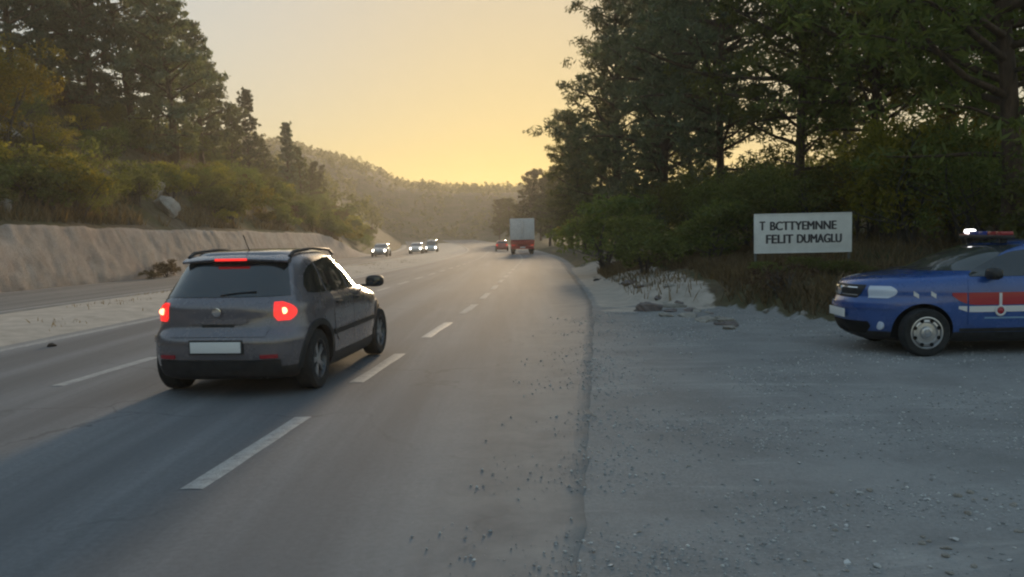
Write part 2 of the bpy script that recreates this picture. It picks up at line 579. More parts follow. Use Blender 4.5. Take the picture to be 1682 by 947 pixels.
def strip(name, s0, s1, ys, dz, mat, edge0=0.0, edge1=0.0, cols=12, skirt=.05, track=None, dust=None, parent=None):
    ys = np.asarray(ys)
    us = np.linspace(0, 1, cols)
    a = s0 + nz(ys, ys * 0, .9, 3) * edge0
    b = s1 + (nz(ys, ys * 0, 1.4, 5) + 1.2 * nz(ys, ys * 0 + 3, .22, 6)) * edge1
    S = a[:, None] * (1 - us) + b[:, None] * us
    Yv = np.repeat(ys[:, None], cols, 1)
    X = xA(Yv) + S
    Z = z0(Yv) + dz
    S2 = np.concatenate([S[:, :1], S, S[:, -1:]], 1)
    X = np.concatenate([X[:, :1] - .01, X, X[:, -1:] + .01], 1)
    Yv = np.concatenate([Yv[:, :1], Yv, Yv[:, -1:]], 1)
    Z = np.concatenate([Z[:, :1] - skirt, Z, Z[:, -1:] - skirt], 1)
    n, c = X.shape
    ix = np.arange(n * c).reshape(n, c)
    F = np.stack([ix[:-1, :-1], ix[:-1, 1:], ix[1:, 1:], ix[1:, :-1]], -1).reshape(-1, 4)
    me = mesh_np(name, np.stack([X, Yv, Z], -1).reshape(-1, 3), F)
    for nm, fn in (('track', track), ('dust', dust)):
        if fn is not None:
            at = me.attributes.new(nm, 'FLOAT', 'POINT')
            at.data.foreach_set('value', fn(S2.ravel(), Yv.ravel()).astype(np.float32))
    return link(name, me, mat, parent)

yr = np.concatenate([np.arange(-40, 1, .5), np.arange(1, 26, .08), np.arange(26, 40, .5), np.arange(40, 150, 1.5), np.arange(150, 262, 4)])
def tracks(s, y):
    t = 0
    for c in (-2.65, -.95, -6.0 + .2, -4.3, .9, 2.2):
        t = t + np.exp(-((s - c) / .32) ** 2)
    return np.clip(t, 0, 1)
def dust_main(s, y):
    return np.clip(smooth((s - .9) / 1.6) + smooth((-6.2 - s) / .5), 0, 1)
def dust_opp(s, y):
    return np.clip(smooth((s + 11.9) / .7) + smooth((-16.9 - s) / .6), 0, 1)
road = tag(strip('road', -6.85, S_RIGHT, yr, 0.0, M['asphalt'], .02, .022, 64, track=tracks, dust=dust_main), kind='structure')
opp = tag(strip('opposite_carriageway', -17.6, -11.2, yr, -.01, M['asphalt_old'], .05, .05, 24, track=lambda s, y: s * 0, dust=dust_opp), kind='structure')
# lane paint
PER, DASH = 4.05, 2.25
k = -3
dash_n = 0
for sline, y_start in ((0.0, 5.86), (-3.55, 10.1)):
    for i in range(-2, 28):
        ya = y_start + PER * i
        me_o = strip('lane_dash', sline - .07, sline + .07, np.linspace(ya, ya + DASH, 6), .004, M['line'] if ya < 17 else M['line_worn_glare'], .012, .012, 2, skirt=.003, parent=road)  # far dashes get duller paint: the wash-out by glare is put into their colour
strip('edge_line', S_C - .07, S_C + .07, yr, .004, M['line_worn_glare'], .02, .02, 2, skirt=.003, parent=road)
strip('edge_line', -11.75, -11.62, yr, -.006, M['line_worn_glare'], .02, .02, 2, skirt=.003, parent=opp)

# ------------------------------------------------------------------ cut bank on the far side
def build_bank():
    ys = np.concatenate([np.arange(-20, 20, .8), np.arange(20, 60, .2), np.arange(60, 113, .45)])
    zs = np.linspace(0, 1, 17)
    prof = [(WALL_S0 + .45 - .95 * z ** 1.25, z) for z in zs] + [(-18.75, 1.0), (-18.9, .97), (-18.9, .3)]
    V = []
    Yv = np.repeat(ys[:, None], len(prof), 1)
    Zv = np.repeat(np.array([p_[1] for p_ in prof])[None], len(ys), 0)
    Sv = np.repeat(np.array([p_[0] for p_ in prof])[None], len(ys), 0)
    h = wall_h(Yv) + (.07 * nz(Yv, 0, 2.6) + .05 * nz(Yv, 3, .4)) * np.minimum(1, wall_h(Yv)) + .03
    n1 = .02 * nz(Yv, Zv * 2.4, 2.0, 1) + .022 * nz(Yv * .7, Zv * 3.4, .45, 3) + .022 * nz(Yv, Zv * 3.4, .25, 5)
    n1[:, 17:] = 0
    X = xA(Yv) + Sv + n1
    Z = z0(Yv) - .08 + (h + .08) * Zv + .05 * nz(Yv, Zv * 2, .5, 8) * (Zv > .05)
    n, c = Yv.shape
    ix = np.arange(n * c).reshape(n, c)
    F = np.stack([ix[:-1, :-1], ix[1:, :-1], ix[1:, 1:], ix[:-1, 1:]], -1).reshape(-1, 4)
    return mesh_np('cut_bank', np.stack([X, Yv, Z], -1).reshape(-1, 3), F, True)
tag(link('cut_bank', build_bank(), M['wall']), kind='structure')

# ------------------------------------------------------------------ cars
def pchip(xk, yk, x):
    xk = np.asarray(xk, float); yk = np.asarray(yk, float); x = np.asarray(x, float)
    h = np.diff(xk); d = np.diff(yk) / h
    m = np.zeros_like(yk)
    for i in range(1, len(xk) - 1):
        if d[i - 1] * d[i] > 0:
            w1 = 2 * h[i] + h[i - 1]; w2 = h[i] + 2 * h[i - 1]
            m[i] = (w1 + w2) / (w1 / d[i - 1] + w2 / d[i])
    m[0], m[-1] = d[0], d[-1]
    i = np.clip(np.searchsorted(xk, x) - 1, 0, len(h) - 1)
    t = (x - xk[i]) / h[i]
    return ((1 + 2 * t) * (1 - t) ** 2 * yk[i] + t * (1 - t) ** 2 * h[i] * m[i] + t * t * (3 - 2 * t) * yk[i + 1] + t * t * (t - 1) * h[i] * m[i + 1])

class Body:
    """car shell: stacked plan outlines; local x runs from the tail (0) to the nose, y to the left"""
    def __init__(self, knots, nr=4.2, nf=3.0):
        k = np.array(knots, float)
        self.k = k
        self.nr_low, self.nr_high, self.nf = (nr if hasattr(nr, '__len__') else (nr, nr)) + (nf,)
    def nr(self, z):
        u = min(1.0, max(0.0, (z - .62) / .38))
        return self.nr_low + (self.nr_high - self.nr_low) * u
    def par(self, z):
        k = self.k
        z = np.clip(z, k[0, 0], k[-1, 0])
        return [float(pchip(k[:, 0], k[:, j], z)) for j in (1, 2, 3)]
    def pt(self, t, z, off=0.0):
        xr, xf, w_ = self.par(z)
        def base(t):
            c, s = math.cos(t), math.sin(t)
            n = self.nf if c > 0 else self.nr(z)
            mid = .5 * (xr + xf)
            a = xf - mid
            return np.array([mid + a * math.copysign(abs(c) ** (2 / n), c), w_ * math.copysign(abs(s) ** (2 / n), s)])
        p = base(t)
        if off:
            q1, q0 = base(t + 2e-3), base(t - 2e-3)
            d = q1 - q0
            nn = np.array([d[1], -d[0]]); nn /= (np.linalg.norm(nn) + 1e-9)
            # lean of the surface with height
            e = 5e-3
            xr2, xf2, w2 = self.par(z + e)
            keep = (xr, xf, w_)
            xr, xf, w_ = xr2, xf2, w2
            pz = base(t)
            lean = float(np.dot(pz - p, nn)) / e
            ln = math.sqrt(1 + lean * lean)
            return (p[0] + nn[0] * off / ln, p[1] + nn[1] * off / ln, z - lean * off / ln)
        return (p[0], p[1], z)
    def t_x(self, x, z, side):
        xr, xf, w_ = self.par(z)
        mid = .5 * (xr + xf); a = xf - mid
        u = max(-.999, min(.999, (x - mid) / a))
        n = self.nf if u > 0 else self.nr(z)
        c = math.copysign(abs(u) ** (n / 2), u)
        return side * math.acos(max(-1, min(1, c)))
    def t_y(self, y, z, front):
        xr, xf, w_ = self.par(z)
        n = self.nf if front else self.nr(z)
        v = max(-.999, min(.999, y / w_))
        s = math.asin(abs(v) ** (n / 2))
        t = s if front else math.pi - s
        return math.copysign(t, v) if v != 0 else t
    def shell(self, res=110, slices=64):
        k = self.k
        arc = np.concatenate([[0], np.cumsum(np.hypot(np.hypot(np.diff(k[:, 0]), np.diff(k[:, 1]) * .35), np.diff(k[:, 2]) * .35))])
        zz = pchip(arc, k[:, 0], np.linspace(0, arc[-1], slices))
        zz = np.unique(np.round(np.concatenate([zz, [self.clad]]), 4)) if getattr(self, 'clad', None) else zz
        V = []
        for z in zz:
            for i in range(res):
                V.append(self.pt(2 * math.pi * (i + .5) / res - math.pi, float(z)))
        bm = bmesh.new()
        vs_ = [bm.verts.new(v) for v in V]
        for j in range(len(zz) - 1):
            for i in range(res):
                i2 = (i + 1) % res
                bm.faces.new((vs_[j * res + i], vs_[j * res + i2], vs_[(j + 1) * res + i2], vs_[(j + 1) * res + i]))
        bm.faces.new([vs_[i] for i in range(res)][::-1])
        bm.faces.new([vs_[(len(zz) - 1) * res + i] for i in range(res)])
        return bm

def patch(name, body, grid, off, mat, parent, inset=.012):
    """panel lying on the shell: grid[row][col] = (t, z); its rim drops back into the shell"""
    n, c = len(grid), len(grid[0])
    V = [body.pt(t, z, off) for r in grid for (t, z) in r]
    F = []
    for i in range(n - 1):
        for j in range(c - 1):
            F.append((i * c + j, i * c + j + 1, (i + 1) * c + j + 1, (i + 1) * c + j))
    ring = [(0, j) for j in range(c)] + [(i, c - 1) for i in range(1, n)] + [(n - 1, j) for j in range(c - 2, -1, -1)] + [(i, 0) for i in range(n - 2, 0, -1)]
    b0 = len(V)
    for (i, j) in ring:
        V.append(body.pt(*grid[i][j], -inset))
    m = len(ring)
    for q in range(m):
        q2 = (q + 1) % m
        a = ring[q][0] * c + ring[q][1]; b = ring[q2][0] * c + ring[q2][1]
        F.append((b, a, b0 + q, b0 + q2))
    me = bpy.data.meshes.new(name)
    me.from_pydata([tuple(map(float, v)) for v in V], [], F)
    bm = bmesh.new(); bm.from_mesh(me)
    bmesh.ops.recalc_face_normals(bm, faces=bm.faces[:])
    bm.to_mesh(me); bm.free()
    me.polygons.foreach_set('use_smooth', [True] * len(me.polygons))
    me.set_sharp_from_angle(angle=R(35))
    return link(name, me, mat, parent)

def side_patch(name, body, cols, side, off, mat, parent, rows=8):
    """cols: (x, z_low, z_high) from tail to nose"""
    grid = []
    for r in range(rows):
        u = r / (rows - 1)
        row = []
        for (x, a, b) in cols:
            z = a + (b - a) * u
            row.append((body.t_x(x, z, side), z))
        grid.append(row)
    return patch(name, body, grid, off, mat, parent)

def end_patch(name, body, rows, front, off, mat, parent, cols=17, y0=None):
    """rows: (z, y_min, y_max) bottom to top on the tail or the nose"""
    grid = []
    for (z, a, b) in rows:
        grid.append([(body.t_y(a + (b - a) * j / (cols - 1) + 1e-5, z, front), z) for j in range(cols)])
    return patch(name, body, grid, off, mat, parent)

def dens(cols, n):
    c = np.array(cols, float)
    x = np.linspace(c[0, 0], c[-1, 0], n)
    return [(float(a), float(np.interp(a, c[:, 0], c[:, 1])), float(np.interp(a, c[:, 0], c[:, 2]))) for a in x]

def lathe(prof, n=40, axis='y'):
    V, F = [], []
    for (r, y) in prof:
        for i in range(n):
            a = 2 * math.pi * i / n
            V.append((r * math.cos(a), y, r * math.sin(a)))
    for j in range(len(prof) - 1):
        for i in range(n):
            i2 = (i + 1) % n
            F.append((j * n + i, j * n + i2, (j + 1) * n + i2, (j + 1) * n + i))
    return np.array(V), np.array(F)

def lathe_obj(name, prof, mat, parent, n=40, **kw):
    V, F = lathe(prof, n)
    me = mesh_np(name, V, F, True)
    me.set_sharp_from_angle(angle=R(38))
    return link(name, me, mat, parent, **kw)

def wheel(parent, x, y, r, side, style='spoke', wid=.19):
    """tyre and rim; the outer face points to +y * side"""
    e = empty('wheel', (x, y, r))
    e.parent = parent
    if side < 0: e.rotation_euler = (0, 0, math.pi)
    h = wid / 2
    rr = r * .665
    lathe_obj('tyre', [(rr, -h * .85), (r * .80, -h), (r * .93, -h * .97), (r * .985, -h * .8), (r, -h * .45), (r, h * .45), (r * .985, h * .8), (r * .93, h * .97), (r * .80, h), (rr, h * .85)], M['rubber'], e, 48)
    lathe_obj('rim', [(rr + .002, -h * .8), (rr + .004, h * .9), (rr - .012, h * .93), (rr - .022, h * .8), (rr - .03, h * .2), (.03, h * .1), (.001, h * .1)], M['rim_dark'] if style == 'spoke' else M['silver'], e, 48)
    bm = bmesh.new()
    if style == 'spoke':
        for q in range(5):
            a = 2 * math.pi * q / 5
            for da in (-.14, .14):
                rot = Matrix.Rotation(-(a + da), 3, 'Y')
                add_box(bm, rot @ Vector((rr * .5, h * .62, 0)), (rr * .98, .022, .028), rot, .006)
        bm_obj('spokes', bm, M['silver'], e, True)
    else:
        V, F = lathe([(rr - .03, h * .55), (rr - .035, h * .8), (rr * .70, h * .86), (rr * .62, h * .62), (rr * .40, h * .66), (rr * .36, h * .92), (.05, h * 1.0), (.001, h * 1.0)], 48)
        me = mesh_np('hubcap', V, F, True); me.set_sharp_from_angle(angle=R(30))
        hc = link('hubcap', me, M['silver'], e)
        for q in range(8):
            a = 2 * math.pi * (q + .5) / 8
            lathe_obj('vent_slot', [(.026, h * .80), (.026, h * .885), (.001, h * .885)], M['void'], hc, 10, loc=(rr * .80 * math.cos(a), .001, rr * .80 * math.sin(a)))
    lathe_obj('hub', [(.062, h * .3), (.06, h * .75), (.045, h * .82), (.001, h * .82)] if style == 'spoke' else [(.05, h), (.047, h * 1.1), (.001, h * 1.12)], M['silver'] if style == 'spoke' else M['chrome'], e, 24)
    return e

def car_body(body, axles, r_arch, paint, root, clad_z=None, arch_mat=None, wheel_r=.31):
    """shell with wheel arches cut out, split into painted body, lower trim and wheel wells"""
    body.clad = clad_z
    bm = body.shell()
    me = bpy.data.meshes.new('body')
    bm.to_mesh(me); bm.free()
    o = bpy.data.objects.new('body', me); C.objects.link(o)
    cb = bmesh.new()
    for ax in axles:
        for sd in (-1, 1):
            r = bmesh.ops.create_cone(cb, cap_ends=True, segments=48, radius1=r_arch, radius2=r_arch, depth=.62)
            bmesh.ops.rotate(cb, cent=(0, 0, 0), matrix=Matrix.Rotation(math.pi / 2, 3, 'X'), verts=r['verts'])
            bmesh.ops.translate(cb, vec=(ax, sd * .86, wheel_r + .01), verts=r['verts'])
    cm = bpy.data.meshes.new('cutter'); cb.to_mesh(cm); cb.free()
    co = bpy.data.objects.new('cutter', cm); C.objects.link(co)
    md = o.modifiers.new('arch', 'BOOLEAN'); md.operation = 'DIFFERENCE'; md.object = co; md.solver = 'EXACT'
    dg = bpy.context.evaluated_depsgraph_get()
    ev = bpy.data.meshes.new_from_object(o.evaluated_get(dg))
    bpy.data.objects.remove(o); bpy.data.objects.remove(co)
    parts = {'body': [], 'lower_trim': [], 'wheel_well': []}
    for p in ev.polygons:
        c = p.center
        kind = 'body'
        for ax in axles:
            d = math.hypot(c.x - ax, c.z - wheel_r - .01)
            yv = abs(c.y)
            if d < r_arch * 1.012 and (abs(p.normal.y) < .35 and d > r_arch * .93 or yv < .56 and abs(p.normal.y) > .9):
                kind = 'wheel_well'
        if kind == 'body' and clad_z is not None and c.z < clad_z:
            kind = 'lower_trim'
        if kind == 'body' and abs(p.normal.z) > .97 and c.z < .3:
            kind = 'lower_trim'
        parts[kind].append(p.index)
    mats = {'body': paint, 'lower_trim': M['black_plastic'], 'wheel_well': M['void']}
    groups = [(k_, v_) for k_, v_ in parts.items() if k_ != 'wheel_well']
    for ax in axles:
        for sd in (-1, 1):
            groups.append(('wheel_well', [q for q in parts['wheel_well'] if abs(ev.polygons[q].center.x - ax) < .6 and ev.polygons[q].center.y * sd > 0]))
    res = {}
    for kname, ids in groups:
        if not ids: continue
        b2 = bmesh.new(); b2.from_mesh(ev)
        keep = set(ids)
        b2.faces.ensure_lookup_table()
        bmesh.ops.delete(b2, geom=[f for f in b2.faces if f.index not in keep], context='FACES')
        m2 = bpy.data.meshes.new(kname); b2.to_mesh(m2); b2.free()
        m2.materials.clear()
        m2.polygons.foreach_set('use_smooth', [True] * len(m2.polygons))
        m2.set_sharp_from_angle(angle=R(32))
        res[kname] = link(kname, m2, mats[kname], root)
    # dark flares round the arches
    if arch_mat is not None:
        for ax in axles:
            for sd in (-1, 1):
                V, F = [], []
                a0, a1 = R(-8), R(188)
                n = 28
                for i in range(n + 1):
                    a = a0 + (a1 - a0) * i / n
                    for rr_, dd in ((r_arch - .012, -.05), (r_arch - .012, .014), (r_arch + .055, .012), (r_arch + .062, -.03)):
                        x = ax + rr_ * math.cos(a); z = wheel_r + .01 + rr_ * math.sin(a)
                        zc = max(z, body.k[0, 0] + .01)
                        p = body.pt(body.t_x(x, zc, sd), zc)
                        V.append((x, p[1] + sd * dd, z))
                for i in range(n):
                    for j in range(3):
                        F.append((i * 4 + j, i * 4 + j + 1, (i + 1) * 4 + j + 1, (i + 1) * 4 + j))
                me = mesh_np('arch_flare', V, F, True); me.set_sharp_from_angle(angle=R(40))
                link('arch_flare', me, arch_mat, root)
    return res

def tube_obj(name, pts, rad, mat, parent, n=8):
    V, F = tube_arrays(pts, [rad] * len(pts) if not hasattr(rad, '__len__') else rad, n)
    return link(name, mesh_np(name, V, F, True), mat, parent)

def mirror(root, x, y, z, side, paint):
    bm = bmesh.new()
    bmesh.ops.create_uvsphere(bm, u_segments=16, v_segments=10, radius=1)
    for v in bm.verts:
        c = v.co
        v.co = Vector((math.copysign(abs(c.x) ** .6, c.x) * .075, math.copysign(abs(c.y) ** .7, c.y) * .115, math.copysign(abs(c.z) ** .7, c.z) * .075))
    o = bm_obj('door_mirror', bm, paint, root, True, loc=(x, y + side * .13, z))
    box('mirror_arm', (-.0, -side * .12, -.055), (.05, .10, .03), M['black_plastic'], o, .008)
    box('mirror_glass', (-.068, 0, 0), (.012, .17, .10), M['glass'], o, .004)
    return o

# ---- dark grey hatchback driving away
def dark_hatchback():
    root = empty('hatchback')
    kn = [(.18, .20, 3.85, .79), (.23, .09, 3.95, .83), (.36, .03, 4.03, .856), (.50, .0, 4.07, .862), (.59, .0, 4.08, .868), (.66, .025, 4.065, .868), (.72, .075, 4.02, .866),
          (.84, .085, 3.86, .862), (.90, .08, 3.62, .855), (.96, .085, 3.30, .842), (1.01, .115, 3.04, .815), (1.07, .17, 2.90, .785), (1.20, .30, 2.70, .728), (1.34, .45, 2.42, .668),
          (1.41, .53, 2.24, .625), (1.46, .61, 2.08, .575), (1.495, .66, 1.92, .50), (1.512, .9, 1.72, .36), (1.518, 1.15, 1.55, .12)]
    b = Body(kn, (5.2, 3.8), 3.0)
    axles = (.70, 3.28)
    car_body(b, axles, .375, M['car_grey'], root, .335, M['black_plastic'], .325)
    for ax in axles:
        for sd in (-1, 1):
            wheel(root, ax, sd * .735, .325, sd, 'spoke', .205)
    # rear screen, hatch panel, spoiler with brake light
    end_patch('rear_window', b, [(z, -h, h) for z, h in zip(np.linspace(1.045, 1.385, 9), np.linspace(.655, .535, 9))], False, .006, M['glass'], root, 21)
    tg = end_patch('tailgate', b, [(z, -h, h) for z, h in zip(np.linspace(.645, 1.02, 12), [.49, .50, .51, .515, .52, .53, .545, .565, .585, .61, .635, .65])], False, .010, M['car_grey'], root, 25)
    end_patch('handle_bar', b, [(z, -.30, .30) for z in (.775, .80, .825)], False, .032, M['car_grey'], tg, 13)
    box('handle_recess', (.078, 0, .752), (.02, .34, .035), M['black_plastic'], tg, .006)
    lathe_obj('badge', [(.046, 0), (.046, .012), (.034, .014), (.001, .014)], M['chrome'], tg, 24, loc=(.052, 0, .90), rot=(0, 0, math.pi / 2))
    end_patch('lower_bumper', b, [(z, -.62, .62) for z in np.linspace(.25, .41, 7)], False, .014, M['black_plastic'], root, 21)
    end_patch('bumper_lip', b, [(z, -.78, .78) for z in np.linspace(.585, .635, 4)], False, .018, M['car_grey'], root, 25)
    for sd in (-1, 1):
        end_patch('reflector', b, [(z, sd * .60 if sd < 0 else .44, -.44 if sd < 0 else .60) for z in (.43, .448, .466)], False, .02, M['lamp_red'], root, 7)
    sp = bmesh.new()
    n = 13
    rows = []
    for i in range(n):
        u = -1 + 2 * i / (n - 1)
        y = .57 * u
        bow = .09 * u * u
        zt = 1.462 - .03 * u * u
        rows.append([sp.verts.new(v) for v in ((.70, y, zt + .022), (.48 + bow, y, zt - .012), (.445 + bow, y, zt - .030), (.455 + bow, y, zt - .050), (.55 + bow, y, zt - .055))])
    for i in range(n - 1):
        for j in range(4):
            sp.faces.new((rows[i][j], rows[i][j + 1], rows[i + 1][j + 1], rows[i + 1][j]))
    for rr_ in (rows[0], rows[-1]): sp.faces.new(rr_)
    bmesh.ops.recalc_face_normals(sp, faces=sp.faces[:])
    spo = bm_obj('roof_spoiler', sp, M['car_grey'], root, True)
    box('brake_light', (.442, 0, 1.425), (.022, .34, .026), M['tail'], spo, .004)
    # lamps wrap the rear corners
    for sd in (-1, 1):
        grid = []
        for z in np.linspace(.80, .985, 9):
            e = abs(z - .89) / .095
            ta = math.pi - (.245 + .04 * e ** 2) * math.pi
            yin = .545 + .07 * max(0, (.85 - z) / .05) * .5
            t_in = b.t_y(yin, z, False)
            x_out = .335 - .10 * e ** 2
            t_out = b.t_x(x_out, z, 1)
            grid.append([(sd * (t_in + (t_out - t_in) * q / 14), z) for q in range(15)])
        tl = patch('tail_light', b, grid, .016, M['tail'], root)
        zc = .90
        p = b.pt(sd * b.t_y(.625, zc, False), zc, .018)
        lathe_obj('bulb_lens', [(.034, -.01), (.034, .006), (.02, .012), (.001, .013)], M['tail_hot'], tl, 16, loc=p, rot=(0, 0, math.pi / 2 + sd * .25))
    # number plate
    pl = box('number_plate', (-.024, 0, .545), (.014, .52, .112), M['plate'], root, .003)
    box('plate_surround', (-.012, 0, .545), (.016, .56, .15), M['black_plastic'], root, .006)
    # side glass, doors, trim
    for sd in (-1, 1):
        zb = lambda x: 1.035 - .018 * (x - 1.0)
        rear_top = [(.62, 1.06, 1.13), (.72, 1.045, 1.245), (.85, zb(.85), 1.315), (1.02, zb(1.02), 1.355), (1.06, zb(1.06), 1.36)]
        side_patch('quarter_window', b, dens(rear_top, 9), sd, .006, M['glass'], root)
        side_patch('rear_side_window', b, dens([(1.11, zb(1.11), 1.37), (1.5, zb(1.5), 1.40), (1.83, zb(1.83), 1.405)], 10), sd, .006, M['glass'], root)
        side_patch('front_side_window', b, dens([(1.92, zb(1.92), 1.40), (2.12, zb(2.12), 1.37), (2.36, zb(2.36), 1.29), (2.62, zb(2.62), 1.16), (2.80, 1.008, 1.04)], 14), sd, .006, M['glass'], root)
        for nm, c in (('rear_door', [(1.16, .58, 1.015), (1.30, .44, 1.012), (1.87, .42, 1.005)]), ('front_door', [(1.885, .42, 1.004), (2.80, .42, .985), (2.86, .46, .975)])):
            d = side_patch(nm, b, dens(c, 14), sd, .008, M['car_grey'], root, 10)
            hx = 1.30 if nm == 'rear_door' else 2.02
            pz = b.pt(b.t_x(hx, .90, sd), .90)
            box('handle', (hx, pz[1] + sd * .022, .90), (.17, .03, .028), M['black_plastic'], d, .008)
        side_patch('rub_strip', b, dens([(1.10, .545, .60), (2.85, .545, .60)], 14), sd, .020, M['black_plastic'], root, 4)
        mirror(root, 2.66, sd * .80, 1.05, sd, M['black_plastic'])
        tube_obj('roof_rail', [(.66, sd * .55, 1.445), (.78, sd * .55, 1.492), (1.4, sd * .55, 1.515), (2.0, sd * .545, 1.485), (2.18, sd * .535, 1.425)], .019, M['black_plastic'], root)
    end_patch('windscreen', b, [(z, -h, h) for z, h in zip(np.linspace(1.03, 1.40, 8), np.linspace(.70, .56, 8))], True, .006, M['glass_screen'], root, 17)
    tube_obj('aerial', [(.95, 0, 1.505), (.86, 0, 1.60), (.80, 0, 1.68)], .006, M['black_plastic'], root, 6)
    tube_obj('rear_wiper', [(.15, .0, 1.065), (.17, -.15, 1.085), (.195, -.36, 1.10)], .009, M['black_plastic'], root, 6)
    tube_obj('exhaust', [(.10, -.45, .23), (.35, -.45, .23)], .028, M['rim_dark'], root, 10)
    return root

hb = dark_hatchback()
hd = R(6.5)
ax_mid = Vector((-3.02, 9.72, 0))
dirv = Vector((math.sin(hd), math.cos(hd), 0))
hb.scale = (1.0, 1.055, 1.02)
hb.location = ax_mid - .70 * dirv + Vector((0, 0, .001))
hb.rotation_euler = (0, 0, math.pi / 2 - hd)
tag(hb, 'dark grey hatchback with roof rails and glowing red tail lights driving down the road', 'car')

# ---- blue gendarmerie car on the gravel
def blue_car():
    root = empty('patrol_car')
    kn = [(.17, .02, 3.92, .72), (.23, -.10, 4.06, .79), (.34, -.17, 4.15, .835), (.48, -.20, 4.19, .852), (.58, -.20, 4.20, .858), (.68, -.17, 4.185, .858), (.76, -.14, 4.14, .856),
          (.83, -.12, 4.15, .852), (.885, -.12, 4.13, .848), (.93, -.10, 4.10, .842), (.97, -.08, 4.03, .834), (1.005, -.05, 3.86, .822), (1.04, -.02, 3.56, .806), (1.065, .01, 3.34, .79), (1.11, .06, 3.19, .767), (1.19, .15, 3.00, .728), (1.28, .25, 2.77, .685),
          (1.35, .34, 2.53, .64), (1.395, .42, 2.33, .59), (1.425, .53, 2.14, .52), (1.443, .75, 1.85, .38), (1.45, 1.0, 1.55, .12)]
    b = Body(kn, 4.0, 2.7)
    axles = (.72, 3.38)
    car_body(b, axles, .355, M['car_blue'], root, .30, None, .305)
    for ax in axles:
        for sd in (-1, 1):
            wheel(root, ax, sd * .755, .305, sd, 'cap', .185)
    end_patch('windscreen', b, [(z, -h, h) for z, h in zip(np.linspace(1.072, 1.385, 10), np.linspace(.72, .53, 10))], True, .006, M['glass_screen'], root, 21)
    end_patch('rear_window', b, [(z, -h, h) for z, h in zip(np.linspace(1.05, 1.34, 7), np.linspace(.62, .5, 7))], False, .006, M['glass'], root, 15)
    gr = end_patch('grille', b, [(z, -h, h) for z, h in zip(np.linspace(.73, .90, 6), (.34, .37, .40, .42, .43, .43))], True, .010, M['black_plastic'], root, 17)
    for z in (.77, .86):
        end_patch('grille_bar', b, [(z - .007, -.36, .36), (z + .007, -.36, .36)], True, .022, M['chrome'], gr, 15)
    lathe_obj('emblem', [(.068, 0), (.068, .018), (.05, .024), (.001, .024)], M['chrome'], gr, 24, loc=(b.pt(0, .815)[0] + .012, 0, .815), rot=(0, 0, -math.pi / 2))
    end_patch('lower_intake', b, [(z, -h, h) for z, h in zip(np.linspace(.27, .43, 6), (.40, .44, .47, .49, .49, .48))], True, .008, M['void'], root, 17)
    end_patch('bumper_bar', b, [(z, -.66, .66) for z in np.linspace(.60, .655, 4)], True, .022, M['car_blue'], root, 25)
    pl = box('number_plate', (b.pt(0, .52)[0] + .016, 0, .525), (.014, .52, .112), M['plate'], root, .003)
    pl.rotation_euler = (0, 0, 0)
    for sd in (-1, 1):
        grid = []
        for z in np.linspace(.735, .89, 9):
            t_in = b.t_y(.47, z, True)
            xo = 3.68 + .10 * abs((z - .82) / .085) ** 2
            t_out = b.t_x(min(xo, b.par(z)[1] - .1), z, 1)
            grid.append([(sd * (t_in + (t_out - t_in) * q / 12), z) for q in range(13)])
        patch('headlight', b, grid, .012, M['lamp_clear'], root)
        p = b.pt(sd * b.t_y(.56, .38, True), .38, .006)
        lathe_obj('fog_light', [(.055, -.02), (.055, .008), (.04, .014), (.001, .014)], M['lamp_clear'], root, 20, loc=p, rot=(0, 0, -math.pi / 2 + sd * .45))
        end_patch('tail_light', b, [(z, .60 * sd if sd > 0 else -.78, .78 if sd > 0 else -.60) for z in np.linspace(.78, 1.0, 5)], False, .012, M['lamp_red'], root, 7)
        zb = 1.005
        side_patch('front_side_window', b, dens([(1.60, zb, 1.335), (1.98, zb, 1.335), (2.22, zb, 1.305), (2.43, zb, 1.23), (2.68, zb, 1.11), (2.82, zb, 1.03)], 16), sd, .006, M['glass'], root)
        side_patch('rear_side_window', b, dens([(.62, 1.03, 1.22), (.85, zb, 1.31), (1.51, zb, 1.335)], 12), sd, .006, M['glass'], root)
        for nm, c in (('rear_door', [(.98, .56, .985), (1.14, .38, .985), (1.555, .36, .985)]), ('front_door', [(1.57, .36, .985), (2.70, .36, .978), (2.86, .40, .972)])):
            d = side_patch(nm, b, dens(c, 14), sd, .007, M['car_blue'], root, 10)
            hx = 1.16 if nm == 'rear_door' else 1.74
            pz = b.pt(b.t_x(hx, .89, sd), .89)
            box('handle', (hx, pz[1] + sd * .022, .89), (.16, .03, .026), M['black_plastic'], d, .008)
            if nm == 'front_door':
                side_patch('red_band', b, dens([(1.575, .65, .805), (2.80, .65, .805), (2.855, .66, .805)], 16), sd, .011, M['stripe_red'], d, 4)
                side_patch('white_band', b, dens([(1.575, .56, .635), (2.75, .56, .635), (2.85, .562, .635)], 14), sd, .0112, M['stripe_white'], d, 4)
                side_patch('thin_band', b, dens([(1.575, .475, .495), (2.66, .475, .495)], 12), sd, .0112, M['stripe_cyan'], d, 3)
            else:
                side_patch('red_band', b, dens([(1.08, .66, .795), (1.55, .66, .795)], 8), sd, .011, M['stripe_red'], d, 4)
                side_patch('white_band', b, dens([(1.10, .575, .64), (1.55, .575, .64)], 8), sd, .0112, M['stripe_white'], d, 4)
        # crest on the door: upright bar with a ring below
        pz = b.pt(b.t_x(2.47, .66, sd), .66)
        cr = box('crest_bar', (2.47, pz[1] + sd * .014, .70), (.035, .008, .20), M['stripe_white'], root, .002)
        V, F = lathe([(.07, 0), (.07, .006), (.045, .0065), (.045, .0)], 24)
        link('crest_ring', mesh_np('crest_ring', V, F), M['stripe_white'], root, loc=(2.47, pz[1] + sd * .0135, .575), rot=(0, 0, 0 if sd > 0 else math.pi))
